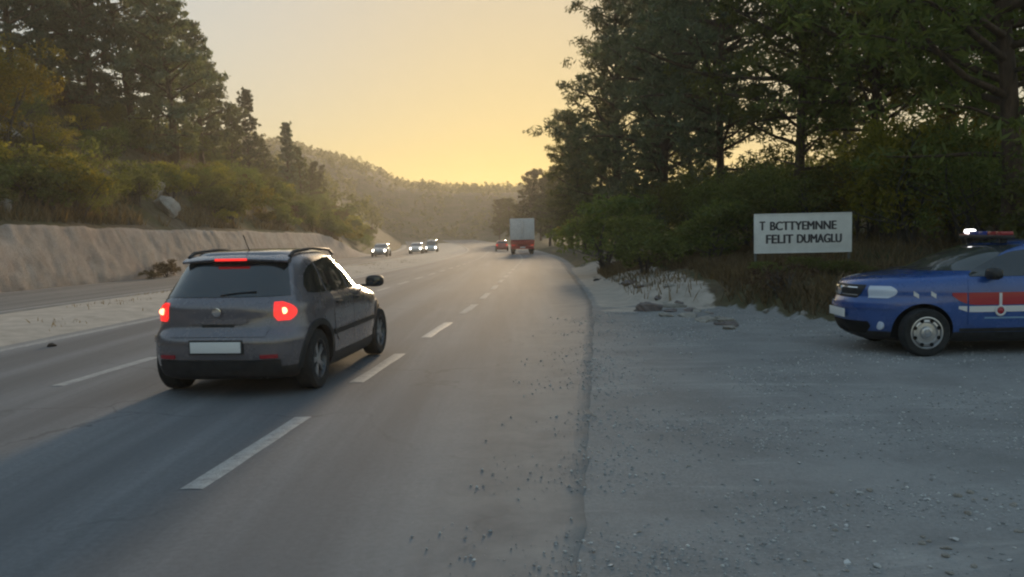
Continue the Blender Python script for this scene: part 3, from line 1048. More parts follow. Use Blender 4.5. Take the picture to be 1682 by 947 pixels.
        V, F = lathe([(.044, 0), (.044, .005), (.001, .005)], 20)
        link('crest_field', mesh_np('crest_field', V, F), M['stripe_red'], root, loc=(2.47, pz[1] + sd * .0135, .575), rot=(0, 0, 0 if sd > 0 else math.pi))
        # two slanted flashes and a red tail of the band on the wing
        for x0 in (3.24, 3.44):
            side_patch('wing_flash', b, [(x0 + .03 * q, .735 - .0 * q + (.02 * q), .735 + .075 + .02 * q - .02) for q in range(3)], sd, .005, M['stripe_white'], root, 3)
        side_patch('wing_band', b, dens([(2.875, .665, .805), (2.96, .70, .805), (3.05, .77, .805)], 7), sd, .006, M['stripe_red'], root, 4)
        side_patch('wing_band', b, dens([(2.875, .565, .635), (2.975, .60, .635)], 6), sd, .006, M['stripe_white'], root, 4)
        mirror(root, 2.60, sd * .80, 1.045, sd, M['black_plastic'])
        side_patch('sill_strip', b, dens([(1.10, .31, .35), (2.95, .31, .35)], 12), sd, .012, M['black_plastic'], root, 3)
    # light bar
    lb = box('light_bar', (2.2, 0, 1.492), (.20, 1.06, .05), M['black_plastic'], root, .02)
    for (y, m_, h_) in ((-.17, 'lamp_blue', .22), (.06, 'lamp_blue', .22), (.28, 'lamp_red', .2), (.45, 'lamp_red', .12)):
        box('lamp_module', (2.2, y, 1.538), (.17, h_, .055), M[m_], lb, .016)
    for sd in (-1, 1):
        box('bar_foot', (2.2, sd * .42, 1.445), (.08, .05, .07), M['black_plastic'], lb, .01)
    sl = box('lit_lamp', (2.2, -.41, 1.560), (.12, .12, .06), M['lamp_lit'], lb, .025)
    box('lamp_socket', (2.2, -.41, 1.512), (.18, .235, .02), M['lamp_red'], lb, .006)
    tube_obj('aerial', [(.55, .0, 1.48), (.40, 0, 1.70), (.30, 0, 1.95)], .005, M['black_plastic'], root, 6)
    for q in (-.32, .10):
        tube_obj('wiper', [(3.36, q, 1.075), (3.28, q + .22, 1.10), (3.19, q + .46, 1.12)], .008, M['black_plastic'], root, 6)
    return root

bc = blue_car()
bc.rotation_euler = (0, 0, math.pi)
wy = 10.95                       # near front wheel: outer face
bc.location = (5.25 + 3.38, wy + .85, .0)
bc.location.z = float(land(bc.location.x - 3.38, wy + .1))
tag(bc, 'blue gendarmerie patrol car with red and white door stripes parked on the gravel', 'car')

# ------------------------------------------------------------------ plants
def leaf_cloud(cent, rad, per, size, rng, elong=1.0, flat=.75, droop=0.0):
    """quads scattered in blobs: cent (n,3), rad (n,), per leaves per blob"""
    n = len(cent)
    c = np.repeat(cent, per, 0)
    r = np.repeat(rad, per)
    d = rng.normal(size=(n * per, 3)); d /= np.linalg.norm(d, axis=1)[:, None]
    q = rng.uniform(.25, 1, n * per) ** .6
    p = c + d * (r * q)[:, None] * np.array([1, 1, flat])
    a = rng.normal(size=(n * per, 3)) + d * .6 + np.array([0, 0, -droop])
    a /= np.linalg.norm(a, axis=1)[:, None]
    b = np.cross(a, rng.normal(size=(n * per, 3))); b /= np.linalg.norm(b, axis=1)[:, None]
    s = size * rng.uniform(.6, 1.35, n * per)
    a *= (s * elong)[:, None]; b *= s[:, None]
    V = np.stack([p - a, p - a * .1 + b * .5, p + a, p - a * .1 - b * .5], 1).reshape(-1, 3)
    F = np.arange(len(V)).reshape(-1, 4)
    return V, F

def limb(p0, d, L, r0, rng, n=6, sag=.0, lift=.0, r1=.25):
    pts = [np.array(p0, float)]
    d = np.array(d, float); d /= np.linalg.norm(d)
    for i in range(n):
        d = d + rng.normal(size=3) * .10 + np.array([0, 0, lift - sag * i / n])
        d /= np.linalg.norm(d)
        pts.append(pts[-1] + d * L / n)
    pts = np.array(pts)
    rad = r0 * (1 - (1 - r1) * np.linspace(0, 1, n + 1))
    return pts, rad

def pine_meshes(seed, H=12.0, crown0=.35, spread=3.2, top=.25, limbs=44, per=46, lsz=.085, elong=1.9, cone=1.0, trunk_r=.22, lean=.02, puff=1.0):
    rng = np.random.default_rng(seed)
    tp, tr = limb((0, 0, -.4), (rng.normal() * lean, rng.normal() * lean, 1), H + .4, trunk_r, rng, 14, r1=.12)
    tp[:, 0] -= (tp[1, 0]); tp[:, 1] -= tp[1, 1]
    # keep the stem upright
    tp[:, 0] *= .3; tp[:, 1] *= .3
    woods = [tube_arrays(tp, tr, 9)]
    C_, R_ = [], []
    for i in range(limbs):
        u = (i + rng.uniform(0, .9)) / limbs
        h = crown0 + (1 - crown0) * u ** .9
        z = h * H
        j = np.interp(z, tp[:, 2], np.arange(len(tp)))
        k = int(min(j, len(tp) - 2)); p0 = tp[k] + (tp[k + 1] - tp[k]) * (j - k)
        v = (h - crown0) / (1 - crown0)
        prof = (top + (1 - top) * (1 - v) ** cone) * min(1, .45 + 2.2 * v)
        L = spread * prof * rng.uniform(.6, 1.2)
        az = i * 2.4 + rng.uniform(-.5, .5)
        el = rng.uniform(-.05, .35) + .5 * v
        d = (math.cos(az), math.sin(az), el)
        pts, rad = limb(p0, d, L, .018 + .022 * L, rng, 6, sag=.10, lift=.05)
        woods.append(tube_arrays(pts, rad, 5))
        m = max(3, int(L * 3.2))
        for q in range(m):
            t = rng.uniform(.35, 1.0)
            jj = t * 6; kk = int(min(jj, 5))
            pb = pts[kk] + (pts[kk + 1] - pts[kk]) * (jj - kk)
            sd = rng.normal(size=3) * np.array([.34, .34, .16]) * (.5 + .35 * L)
            C_.append(pb + sd + np.array([0, 0, .06])); R_.append(puff * rng.uniform(.24, .50) * (.7 + .12 * L))
        C_.append(pts[-1]); R_.append(.36 * puff)
    for q in range(5):
        C_.append(tp[-1] + rng.normal(size=3) * .22 + np.array([0, 0, -.3 * q])); R_.append(.2 * puff * (1 + .25 * q))
    Vc, Fc = leaf_cloud(np.array(C_), np.array(R_), per, lsz, rng, elong, .62)
    Vw, Fw = join_arrays(woods)
    return mesh_np('trunk', Vw, Fw, True), mesh_np('crown', Vc, Fc)

def broad_meshes(seed, H=5.0, spread=2.2, stems=4, per=60, lsz=.075, fill=1.0, low=.15, clumps=70):
    rng = np.random.default_rng(seed)
    woods, C_, R_ = [], [], []
    for i in range(stems):
        az = i * 2 * math.pi / stems + rng.uniform(-.5, .5)
        d = (math.cos(az) * .35, math.sin(az) * .35, 1)
        pts, rad = limb((rng.normal() * .12, rng.normal() * .12, -.25), d, H * rng.uniform(.7, .95), .035 + H * .009, rng, 8, lift=.03)
        woods.append(tube_arrays(pts, rad, 6))
        for j in range(5):
            k = rng.integers(2, 8)
            p2, r2 = limb(pts[k], (rng.normal(), rng.normal(), .5), spread * rng.uniform(.4, .8), rad[k] * .6, rng, 4, lift=.05)
            woods.append(tube_arrays(p2, r2, 5))
    lobes = rng.normal(size=(9, 3)) * np.array([spread * .42, spread * .42, H * .17]) + np.array([0, 0, H * .58])
    for i in range(clumps):
        l = lobes[rng.integers(0, len(lobes))]
        d = rng.normal(size=3); d /= np.linalg.norm(d)
        p = l + d * np.array([spread * .42, spread * .42, H * .22]) * rng.uniform(.5, 1.1)
        p[2] = np.clip(p[2], H * low * .6, H)
        C_.append(p); R_.append(rng.uniform(.16, .34) * (spread ** .6))
    Vc, Fc = leaf_cloud(np.array(C_), np.array(R_) * fill, per, lsz, rng, 1.25, .8)
    Vw, Fw = join_arrays(woods)
    return mesh_np('stem', Vw, Fw, True), mesh_np('foliage', Vc, Fc)

def at(px, d, dz=0.0):
    """ground point in the direction of photo column px at distance d (depth)"""
    x = (px - 841) / FPX * d
    return Vector((x, d, float(land(x, d)) + dz))

def at_s(px, s, dz=0.0):
    """ground point in photo column px at lateral offset s from the lane line"""
    d = 30.0
    for i in range(40):
        d = (float(xA(d)) + s) / ((px - 841) / FPX)
    return at(px, d, dz)

PINES = {
    'tall': pine_meshes(1, 13.0, .12, 3.4, .22, 60, 30, .095, 1.9, .8, .26),
    'tall2': pine_meshes(2, 13.0, .16, 3.6, .28, 60, 30, .095, 1.9, .7, .25),
    'tall3': pine_meshes(5, 12.0, .10, 3.0, .12, 60, 30, .095, 1.9, 1.0, .22),
    'cone': pine_meshes(3, 9.0, .06, 2.6, .07, 84, 26, .085, 1.9, .95, .15, puff=.62),
    'near': pine_meshes(4, 12.5, .20, 3.8, .42, 70, 30, .062, 2.2, .6, .20),
    'edge': pine_meshes(14, 12.5, .10, 3.3, .35, 84, 34, .062, 2.2, .55, .22),
    'near2': pine_meshes(8, 12.5, .23, 4.0, .46, 70, 30, .062, 2.2, .6, .18),
}
def place_pine(kind, pos, h=None, rz=0.0, leaf='pine', label=None, group=None, sx=1.0, name='pine_tree'):
    tm, cm = PINES[kind]
    H0 = {'tall': 13., 'tall2': 13., 'tall3': 12., 'cone': 9., 'edge': 12.5, 'near': 12.5, 'near2': 12.5}[kind]
    s = (h or H0) / H0
    e = empty(name, pos, rz)
    e.scale = (s * sx, s * sx, s)
    if len(tm.materials) == 0: tm.materials.append(M['bark'])
    link('trunk', tm, None, e)
    cr = link('crown', cm, None, e)
    if len(cm.materials) == 0: cm.materials.append(M['pine'])
    cr.material_slots[0].link = 'OBJECT'
    cr.material_slots[0].material = M[leaf]
    tag(e, label, 'tree', group)
    return e

BUSH = {
    'tall': broad_meshes(21, 5.0, 2.3, 5, 62, .062, 1.2, .08, 115),
    'tall2': broad_meshes(22, 4.6, 2.5, 5, 62, .062, 1.2, .05, 115),
    'round': broad_meshes(23, 2.2, 1.5, 5, 60, .060, 1.1, .0, 70),
    'round2': broad_meshes(24, 1.9, 1.6, 5, 60, .060, 1.1, .0, 70),
    'low': broad_meshes(25, 1.0, 1.0, 4, 50, .050, .8, .0, 46),
    'sparse': broad_meshes(26, 1.6, 1.1, 6, 26, .040, .8, .0, 46),
}
BH = {'tall': 5., 'tall2': 4.6, 'round': 2.2, 'round2': 1.9, 'low': 1.0, 'sparse': 1.6}
def place_bush(kind, pos, h, rz, leaf, label, group, wide=1.0, parts=True, name='shrub'):
    sm, fm = BUSH[kind]
    s = h / BH[kind]
    e = empty(name, pos, rz)
    e.scale = (s * wide, s * wide, s)
    if len(sm.materials) == 0: sm.materials.append(M['bark_grey'])
    if len(fm.materials) == 0: fm.materials.append(M['leaf_olive'])
    f = link('foliage', fm, None, e)
    f.material_slots[0].link = 'OBJECT'
    f.material_slots[0].material = M[leaf]
    if parts: link('stem', sm, None, e)
    tag(e, label, 'shrub' if name == 'shrub' else 'tree', group)
    return e

rr = random.Random(5)
# ---- left hillside pines
LP = 'pines on the hillside above the cut bank'
left_pines = [  # px, depth, kind, height
    (300, 62, 'tall', 15.5), (232, 66, 'tall2', 15.5), (340, 74, 'tall3', 13.5), (165, 60, 'tall3', 14.5), (95, 62, 'tall2', 14.5), (40, 55, 'tall', 13.5), (270, 82, 'tall2', 15), (130, 78, 'tall', 15), (-30, 60, 'tall3', 13), (362, 92, 'tall2', 11.5)]
for i, (px, d, kd, h) in enumerate(left_pines):
    place_pine(kd, at(px, d, -.1), h, rr.uniform(0, 6.28), 'pine', 'smaller pine closing the hillside stand beside the slim conifers' if px == 362 else 'tall grey green pine with layered boughs on the hillside above the cut bank', None if px == 362 else LP)
place_pine('cone', at(416, 96, -.1), 10.5, 1.0, 'pine', 'taller of two slim pointed conifers standing out against the sunset sky', None, .85, 'conifer')
place_pine('cone', at(478, 112, -.1), 10.5, 3.0, 'pine', 'shorter of two slim pointed conifers farther down the hillside', None, .8, 'conifer')
for (px, d, h) in ((445, 104, 7.5), (500, 118, 8.5), (515, 130, 7), (390, 90, 7.5), (530, 150, 7)):
    place_pine('tall3', at(px, d, -.1), h, rr.uniform(0, 6.28), 'pine_warm', 'small hazy pine among the shrubs where the hillside runs down to the road', 'small pines at the foot of the hill')

# ---- left hillside shrubs
kinds = ['round', 'round2', 'low', 'tall2', 'sparse']
leafs = {'leaf_olive': 'olive green', 'leaf_dark': 'dark green', 'leaf_yellow': 'yellow green', 'leaf_dry': 'dry brown'}
n_b = 0
tries = 0
placed = []
while n_b < 230 and tries < 6000:
    tries += 1
    y = 22 + 118 * rr.random() ** 1.2
    t = .6 + 34 * rr.random() ** 1.25
    s = WALL_S1 - t
    x = float(xA(y)) + s
    px = 841 + x / y * FPX
    if px < -90 or px > 620: continue
    h = rr.choice((.9, 1.3, 1.7, 2.1, 2.6))
    if any((x - a) ** 2 + (y - b) ** 2 < (.30 * (h + c)) ** 2 for a, b, c in placed): continue
    placed.append((x, y, h))
    lf = rr.choices(list(leafs), (5, 4, 2, 1))[0]
    kd = 'tall2' if h > 2.3 else ('low' if h < 1.0 else rr.choice(('round', 'round2', 'round', 'sparse' if lf == 'leaf_dry' else 'round2')))
    zone = ('growing just above the cut bank' if t < 4 else ('halfway up the rocky hillside' if t < 14 else 'high on the hillside below the pines'))
    place_bush(kd, (x, y, float(land(x, y)) - .08), h, rr.uniform(0, 6.28), lf, f'{leafs[lf]} shrub {zone}', f'{leafs[lf]} shrubs {zone}', rr.uniform(.95, 1.35), parts=(y < 60))
    n_b += 1
place_bush('round', at_s(120, -20.2, -.1), 2.3, 2.0, 'leaf_yellow', 'large bright yellow green bush behind the top of the cut bank', None, 1.1)
place_bush('round2', at_s(65, -20.3, -.1), 2.2, 1.0, 'leaf_dark', 'broad dark bush beside the bright yellow green bush behind the cut bank', None, 1.3)
place_bush('tall', at_s(8, -24, -.1), 6.0, 0.4, 'leaf_yellow', 'tall yellowish leafy tree growing in front of the hillside pines', None, .9, name='leafy_tree')

# ---- right hand wood: big near pines over a thick belt of tall shrubs
for (px, d, kd, h, lf, lb_, gp_) in (
        (1085, 40, 'edge', 15.0, 'pine', 'pine with low feathery boughs over the sandy roadside beside the rocks', None),
        (1020, 52, 'edge', 16.0, 'pine', 'tall pine whose ragged boughs stand out against the glowing sky', None),
        (1190, 34, 'near2', 14.0, 'pine', 'tall pine between the roadside rocks and the white sign', None),
        (1310, 30, 'near', 13.5, 'leaf_dark', 'tall dark pine rising directly behind the white sign', None),
        (1440, 27, 'near2', 12.5, 'leaf_dark', 'tall dark pine between the white sign and the patrol car windscreen', None),
        (1560, 27, 'near', 12.5, 'leaf_dark', 'tall dark pine behind the lit lamp of the patrol car', None),
        (1140, 56, 'near', 16, 'pine', 'far pine set deep in the wood behind the roadside pines', 'pines deep in the wood'),
        (1385, 46, 'near', 15, 'pine', 'far pine set deep in the wood behind the sign', 'pines deep in the wood'),
        (1700, 24, 'near2', 12.5, 'leaf_dark', 'dark pine standing behind the thick trunked pine near the patrol car', None)):
    place_pine(kd, at(px, d, -.1), h, rr.uniform(0, 6.28), lf, lb_, gp_)
bt = place_pine('near', at(1668, 18.5, -.1), 13.0, 2.2, 'leaf_dark', 'thick dark trunked pine standing right behind the patrol car roof', None, 1.0)
bt.scale = (1.25, 1.25, 1.04)
for (px, d, h, kd) in ((962, 66, 10.5, 'edge'), (985, 80, 13, 'tall'), (940, 92, 11.5, 'tall2'), (925, 118, 11, 'tall3'), (905, 128, 12, 'tall'), (868, 150, 13.5, 'tall2'), (842, 170, 9.5, 'tall2'), (822, 185, 10, 'tall2'), (890, 168, 13, 'tall3'), (912, 150, 12.5, 'tall2'), (950, 110, 12.5, 'tall')):
    place_pine(kd, at(px, d, -.1), h, rr.uniform(0, 6.28), 'pine_warm', 'lone flat topped pine standing above the far roadside trees' if px == 868 else 'hazy pine along the right side of the road toward the sunset', None if px == 868 else 'pines lining the far right roadside')
n_s = 0
for i in range(900):
    if n_s >= 95: break
    d = 17.0 + 75 * rr.random() ** 1.6
    px = rr.uniform(925, 1760)
    x = (px - 841) / FPX * d
    s = x - float(xA(d))
    e = min(d - float(lot_edge(x)), s - 3.3)
    if e < 1.9 or (s < 6.4 and d < 30): continue
    if 1170 < px < 1480 and d < 25: continue
    big = e > 3.6
    h = rr.uniform(2.8, 4.2) if big else rr.uniform(1.0, 2.2)
    if any((x - a) ** 2 + (d - b) ** 2 < (.22 * (h + c)) ** 2 for a, b, c in placed): continue
    placed.append((x, d, h))
    lf = rr.choices(('leaf_dark', 'leaf_olive', 'leaf_yellow'), (5, 4, 2.0 if px > 1250 else .7))[0]
    if big: nmz, kd = 'tall', rr.choice(('tall', 'tall2'))
    else: nmz, kd = 'low', rr.choice(('round', 'round2', 'low'))
    where = 'by the roadside' if px < 1110 else 'behind the gravel lay-by'
    place_bush(kd, (x, d, float(land(x, d)) - .08), h, rr.uniform(0, 6.28), lf, f'{"tall" if big else "low"} {leafs[lf]} shrub in the thicket {where}', f'{nmz} {leafs[lf]} shrubs {where}', rr.uniform(.95, 1.25), parts=(d < 45))
    n_s += 1
for (px, d, h, lf, lb_) in ((1055, 27.0, 1.7, 'leaf_dark', 'rounded dark shrub overhanging the sandy edge of the lay-by'), (1000, 33, 2.6, 'leaf_olive', 'olive shrub at the sandy roadside edge beside the rocks'),
                          (1330, 18.6, .38, 'leaf_dark', 'dense dark green shrub under the white sign'), (1265, 18.8, .34, 'leaf_dark', 'small dark shrub at the foot of the sign post'), (1395, 18.4, .36, 'leaf_dark', 'dark shrub between the sign and the patrol car bonnet'),
                          (1500, 23.0, 2.9, 'leaf_yellow', 'tall yellow green shrub above the patrol car windscreen'), (1462, 25.5, 3.9, 'leaf_yellow', 'bright yellow green shrub standing behind the gap between sign and patrol car'), (1575, 23.5, 3.3, 'leaf_yellow', 'yellow green shrub next to the thick pine trunk')):
    place_bush('round' if h < 3 else 'tall', at(px, d, -.08), h, rr.uniform(0, 6), lf, lb_, None, (2.2 if h < .6 else (.85 if d > 22 and px > 1400 else 1.25)))
place_bush('sparse', at(1288, 17.0, -.06), .75, 1.0, 'leaf_dry', 'reddish brown dry bush beside pale stones under the sign', None, 1.2)
xb = float(xA(43)) - 17.2
place_bush('low', (xb, 43.2, float(z0(43.2)) - .05), .8, 1.0, 'leaf_dry', 'dark reddish brown dry bush at the foot of the cut bank', None, 1.0)
place_bush('low', (xb + .1, 41.2, float(z0(41.2)) - .05), .4, 2.0, 'leaf_dry', 'small dry weed left of the dry bush at the bank foot', None, 1.2)

# ------------------------------------------------------------------ far wood on the hills: one mass, no tree can be told apart
def far_wood():
    rng = np.random.default_rng(77)
    P = []
    while len(P) < 8000:
        y = rng.uniform(130, 640, 4000); x = rng.uniform(-330, 260, 4000)
        s = x - xA(y)
        ok = ((s > 9) | (s < -24) | (y > 262)) & (np.abs(x / y) < .75)
        ok &= ~((y < 175) & (s > 0) & (s < 20))
        P += list(np.stack([x[ok], y[ok], land(x[ok], y[ok])], 1))
    P = np.array(P[:8000])
    cen, rad = [], []
    for p in P:
        h = rng.uniform(2.0, 4.6)
        for q in range(4):
            u = q / 3
            cen.append(p + np.array([rng.normal() * .8, rng.normal() * .8, h * (.25 + .65 * u)])); rad.append(h * (.34 - .18 * u))
    return leaf_cloud(np.array(cen), np.array(rad), 10, .42, rng, 1.2, 1.0)
V, F = far_wood()
tag(link('far_wood', mesh_np('far_wood', V, F), M['leaf_olive']), 'hazy wooded hills closing the valley beyond the road', 'woodland', kind='stuff')

# ------------------------------------------------------------------ dry grass and weeds
def grass(n, sampler, hmin, hmax, rng, wid=.012):
    x, y = sampler(n)
    z = land(x, y) - .02
    h = rng.uniform(hmin, hmax, len(x))
    az = rng.uniform(0, 6.28, len(x))
    dx, dy = np.cos(az) * wid * rng.uniform(.6, 1.6, len(x)), np.sin(az) * wid * rng.uniform(.6, 1.6, len(x))
    lx, ly = rng.normal(size=len(x)) * h * .35, rng.normal(size=len(x)) * h * .35
    V = np.stack([np.stack([x - dx, y - dy, z], 1), np.stack([x + dx, y + dy, z], 1), np.stack([x + lx * .5 + dx * .6, y + ly * .5 + dy * .6, z + h * .6], 1), np.stack([x + lx, y + ly, z + h], 1)], 1).reshape(-1, 3)
    return V, np.arange(len(V)).reshape(-1, 4)
rg = np.random.default_rng(31)
def samp_right(n):
    x = rg.uniform(1.5, 22, n * 6); y = rg.uniform(14.3, 34, n * 6)
    e = np.minimum(y - lot_edge(x), x - xA(y) - 3.4)
    m = (e > .25) & (rg.uniform(size=n * 6) < np.exp(-np.maximum(e - .5, 0) / 3.5)) & (nz(x, y, 1.2, 6) > -.6)
    m &= ~((x - xA(y) < 5.6) & (y < 29) & (rg.uniform(size=n * 6) < .93))
    return x[m][:n], y[m][:n]
def samp_left(n):
    y = 20 + 75 * rg.uniform(size=n * 3) ** 1.3
    s = WALL_S1 - .2 - 26 * rg.uniform(size=n * 3) ** 1.5
    x = xA(y) + s
    m = nz(x, y, 2.5, 6) > -.15
    return x[m][:n], y[m][:n]
def samp_med(n):
    y = -2 + 70 * rg.uniform(size=n * 4) ** 1.2
    s = rg.uniform(-11.0, -7.2, n * 4)
    x = xA(y) + s
    m = nz(x, y, 1.6, 8) > .35
    return x[m][:n], y[m][:n]
V, F = grass(42000, samp_right, .08, .38, rg)
tag(link('dry_grass', mesh_np('dry_grass', V, F), M['straw']), 'dry straw coloured grass on the bank behind the gravel lay-by', 'grass', kind='stuff')
V, F = grass(26000, samp_left, .25, .7, rg, .03)
tag(link('dry_grass', mesh_np('dry_grass', V, F), M['straw']), 'dry grass between the shrubs on the hillside above the cut bank', 'grass', kind='stuff')
V, F = grass(1800, samp_med, .04, .12, rg, .008)
tag(link('sparse_weeds', mesh_np('sparse_weeds', V, F), M['straw']), 'sparse low weeds on the sandy median strip', 'weeds', kind='stuff')

# ------------------------------------------------------------------ rocks, stones and gravel
def rock_mesh(seed, sub=4, rough=.28, flat=.7):
    rng = np.random.default_rng(seed)
    bm = bmesh.new()
    bmesh.ops.create_icosphere(bm, subdivisions=sub, radius=1.0)
    pl = rng.normal(size=(16, 3)); pl /= np.linalg.norm(pl, axis=1)[:, None]
    lim = rng.uniform(.5, .82, 16)
    for v in bm.verts:
        p = np.array(v.co)
        for n_, l in zip(pl, lim):
            e = p @ n_ - l
            if e > 0: p = p - n_ * e
        p = p * (1 + rough * .45 * float(nz(p[0] * 2 + p[2], p[1] * 2 - p[2], .6, seed)))
        v.co = (p[0], p[1], p[2] * flat)
    me = bpy.data.meshes.new('rock')
    bm.to_mesh(me); bm.free()
    me.polygons.foreach_set('use_smooth', [True] * len(me.polygons))
    me.set_sharp_from_angle(angle=R(18))
    return me
ROCK = [rock_mesh(i) for i in range(6)]
def rock(name, pos, size, rz, mat, label, group=None, k=0, cat='rock', sink=.3):
    o = link(name, ROCK[k % 6], None, None, (pos[0], pos[1], pos[2] + size[2] * (1 - sink * 2) * .5), (rr.uniform(-.2, .2), rr.uniform(-.2, .2), rz), size)
    if len(ROCK[k % 6].materials) == 0: ROCK[k % 6].materials.append(M['rock_pale'])
    o.material_slots[0].link = 'OBJECT'
    o.material_slots[0].material = M[mat]
    return tag(o, label, cat, group)
rock('boulder', at_s(280, -20.3, 0), (1.1, 1.2, 1.4), .3, 'rock_pale', 'big pale boulder showing between shrubs above the cut bank', None, 0, 'boulder')
rock('boulder', at_s(252, -21.8, 0), (1.2, 1.1, 1.2), 1.3, 'rock_pale', 'grey boulder leaning behind the big pale boulder', None, 1, 'boulder')
rock('boulder', at_s(20, -25, 0), (1.3, 1.0, 1.6), .9, 'rock_pale', 'upright pale rock high among the shrubs by the yellowish tree', None, 2, 'boulder')
rock('boulder', at_s(4, -19.9, 0), (.7, .6, .8), .2, 'rock_pale', 'pale rock standing just behind the top of the cut bank', None, 3, 'boulder')
for (px, d, sz, k) in ((190, 56, .9, 4), (215, 50, .7, 5), (330, 60, .8, 1), (150, 52, .8, 2), (100, 50, .9, 3), (60, 50, .8, 0)):
    rock('boulder', at(px, d, -.1), (sz, sz * .8, sz * .7), rr.uniform(0, 6), 'rock_mauve', 'weathered brownish rock half hidden in the hillside shrubs', 'brownish rocks on the hillside', k, 'boulder')
def gp(px, py, zg=0.0):
    """point on the ground plane (height zg) seen at a photo pixel"""
    d = fw + rt2 * ((px - 841) / FPX) + up2 * ((473.5 - py) / FPX)
    t = (zg - EYE) / d.z
    p = Vector((0, 0, EYE)) + d * t
    return p
def gpl(px, py):
    z = 0.0
    for i in range(6):
        p = gp(px, py, z); z = float(land(p.x, p.y))
    return Vector((p.x, p.y, z))
rock('rock_slab', gpl(1066, 487), (.42, .30, .24), .5, 'rock_mauve', 'large mauve grey slab of rock on the sandy edge of the lay-by', None, 1)
rock('rock_slab', gpl(1035, 466), (.36, .26, .16), 1.2, 'rock_mauve', 'smaller flat rock behind the mauve grey slab', None, 3)
rock('rock', gpl(981, 461), (.16, .13, .13), .2, 'rock_dark', 'single dark stone on the sandy road edge', None, 2)
for (px, py, s) in ((1105, 478, .22), (1130, 488, .20), (1160, 494, .18), (1190, 498, .15), (1095, 492, .16), (1020, 458, .2)):
    rock('rubble_stone', gpl(px, py), (s * 1.5, s, s * .6), rr.uniform(0, 6), 'rock_pale', 'pale rubble stone in the sandy row along the lay-by edge', 'pale rubble along the lay-by edge', rr.randrange(6), 'stone')
for i in range(34):
    px = rr.uniform(945, 1215)
    py = np.interp(px, [945, 1040, 1100, 1215], [443, 464, 480, 498]) + rr.uniform(-14, 7)
    s = rr.uniform(.05, .16)
    rock('rubble_stone', gpl(px, py), (s * 1.4, s, s * .7), rr.uniform(0, 6), rr.choice(('rock_pale', 'rock_pale', 'rock_mauve')), 'small broken stone scattered along the sandy lay-by edge', 'small broken stones along the lay-by edge', rr.randrange(6), 'stone')
rock('stone', gpl(1260, 514), (.13, .10, .12), .4, 'rock_pale', 'pale stone at the left of the reddish brown dry bush', None, 4, 'stone')
rock('stone', gpl(1322, 523), (.11, .09, .12), 1.4, 'rock_pale', 'pale stone between the dry bush and the patrol car bumper', None, 5, 'stone')
rock('stone', gpl(85, 570), (.085, .075, .085), 1.0, 'rock_dark', 'small black lump lying on the road near the white edge line', None, 2, 'stone', .1)
rock('stone', gpl(765, 882), (.022, .018, .016), 1.0, 'rock_pale', 'tiny white chip lying alone on the asphalt lane', None, 0, 'stone', .1)
for i in range(46):
    px, py = (rr.uniform(1380, 1682), rr.uniform(800, 945)) if i < 30 else (rr.uniform(960, 1400), rr.uniform(760, 945))
    s = rr.uniform(.012, .030) if i < 30 else rr.uniform(.010, .020)
    rock('gravel_stone', gpl(px, py), (s * 1.2, s, s * .75), rr.uniform(0, 6), rr.choice(('gravel', 'rock_pale')), 'loose pale stone lying on the grey gravel of the lay-by', 'loose stones on the gravel', rr.randrange(6), 'stone', .2)
def gravel(n):
    rng = np.random.default_rng(9)
    y = 2.6 + 15 * rng.uniform(size=n * 2) ** 1.7
    x = rng.uniform(-1, 11, n * 2)
    s = x - xA(y)
    m = (s > S_RIGHT - .1 - 1.1 * rng.uniform(size=n * 2) ** 6) & (y < lot_edge(x) + .3) & (x / y < .85)
    m &= rng.uniform(size=n * 2) < np.clip(.35 + .9 * nz(x, y, .8, 2) + .5 * smooth((x - 2) / 2) * smooth((6.5 - y) / 2), .03, 1)
    x, y = x[m][:n], y[m][:n]
    r = (.0035 + .011 * rng.uniform(size=len(x)) ** 4) * (1 + .03 * y)
    z = np.maximum(land(x, y), np.where(x - xA(y) < S_RIGHT + .1, z0(y) + .002, -9))
    oc = np.array([(1, 0, 0), (0, 1, 0), (-1, 0, 0), (0, -1, 0), (0, 0, .8), (0, 0, -.6)])
    fc = np.array([(0, 1, 4), (1, 2, 4), (2, 3, 4), (3, 0, 4), (1, 0, 5), (2, 1, 5), (3, 2, 5), (0, 3, 5)])
    a = rng.uniform(0, 6.28, len(x))
    j = rng.uniform(.6, 1.3, (len(x), 6, 1))
    P = oc[None] * j
    Xr = P[..., 0] * np.cos(a)[:, None] - P[..., 1] * np.sin(a)[:, None]
    Yr = P[..., 0] * np.sin(a)[:, None] + P[..., 1] * np.cos(a)[:, None]
    V = np.stack([x[:, None] + Xr * r[:, None], y[:, None] + Yr * r[:, None], z[:, None] + P[..., 2] * r[:, None] * .8 + r[:, None] * .15], -1).reshape(-1, 3)
    Fq = (fc[None] + (np.arange(len(x)) * 6)[:, None, None]).reshape(-1, 3)
    return V, Fq
V, F = gravel(70000)
tag(link('loose_gravel', mesh_np('loose_gravel', V, F), M['gravel']), 'fine loose grey gravel scattered over the lay-by', 'gravel', kind='stuff')

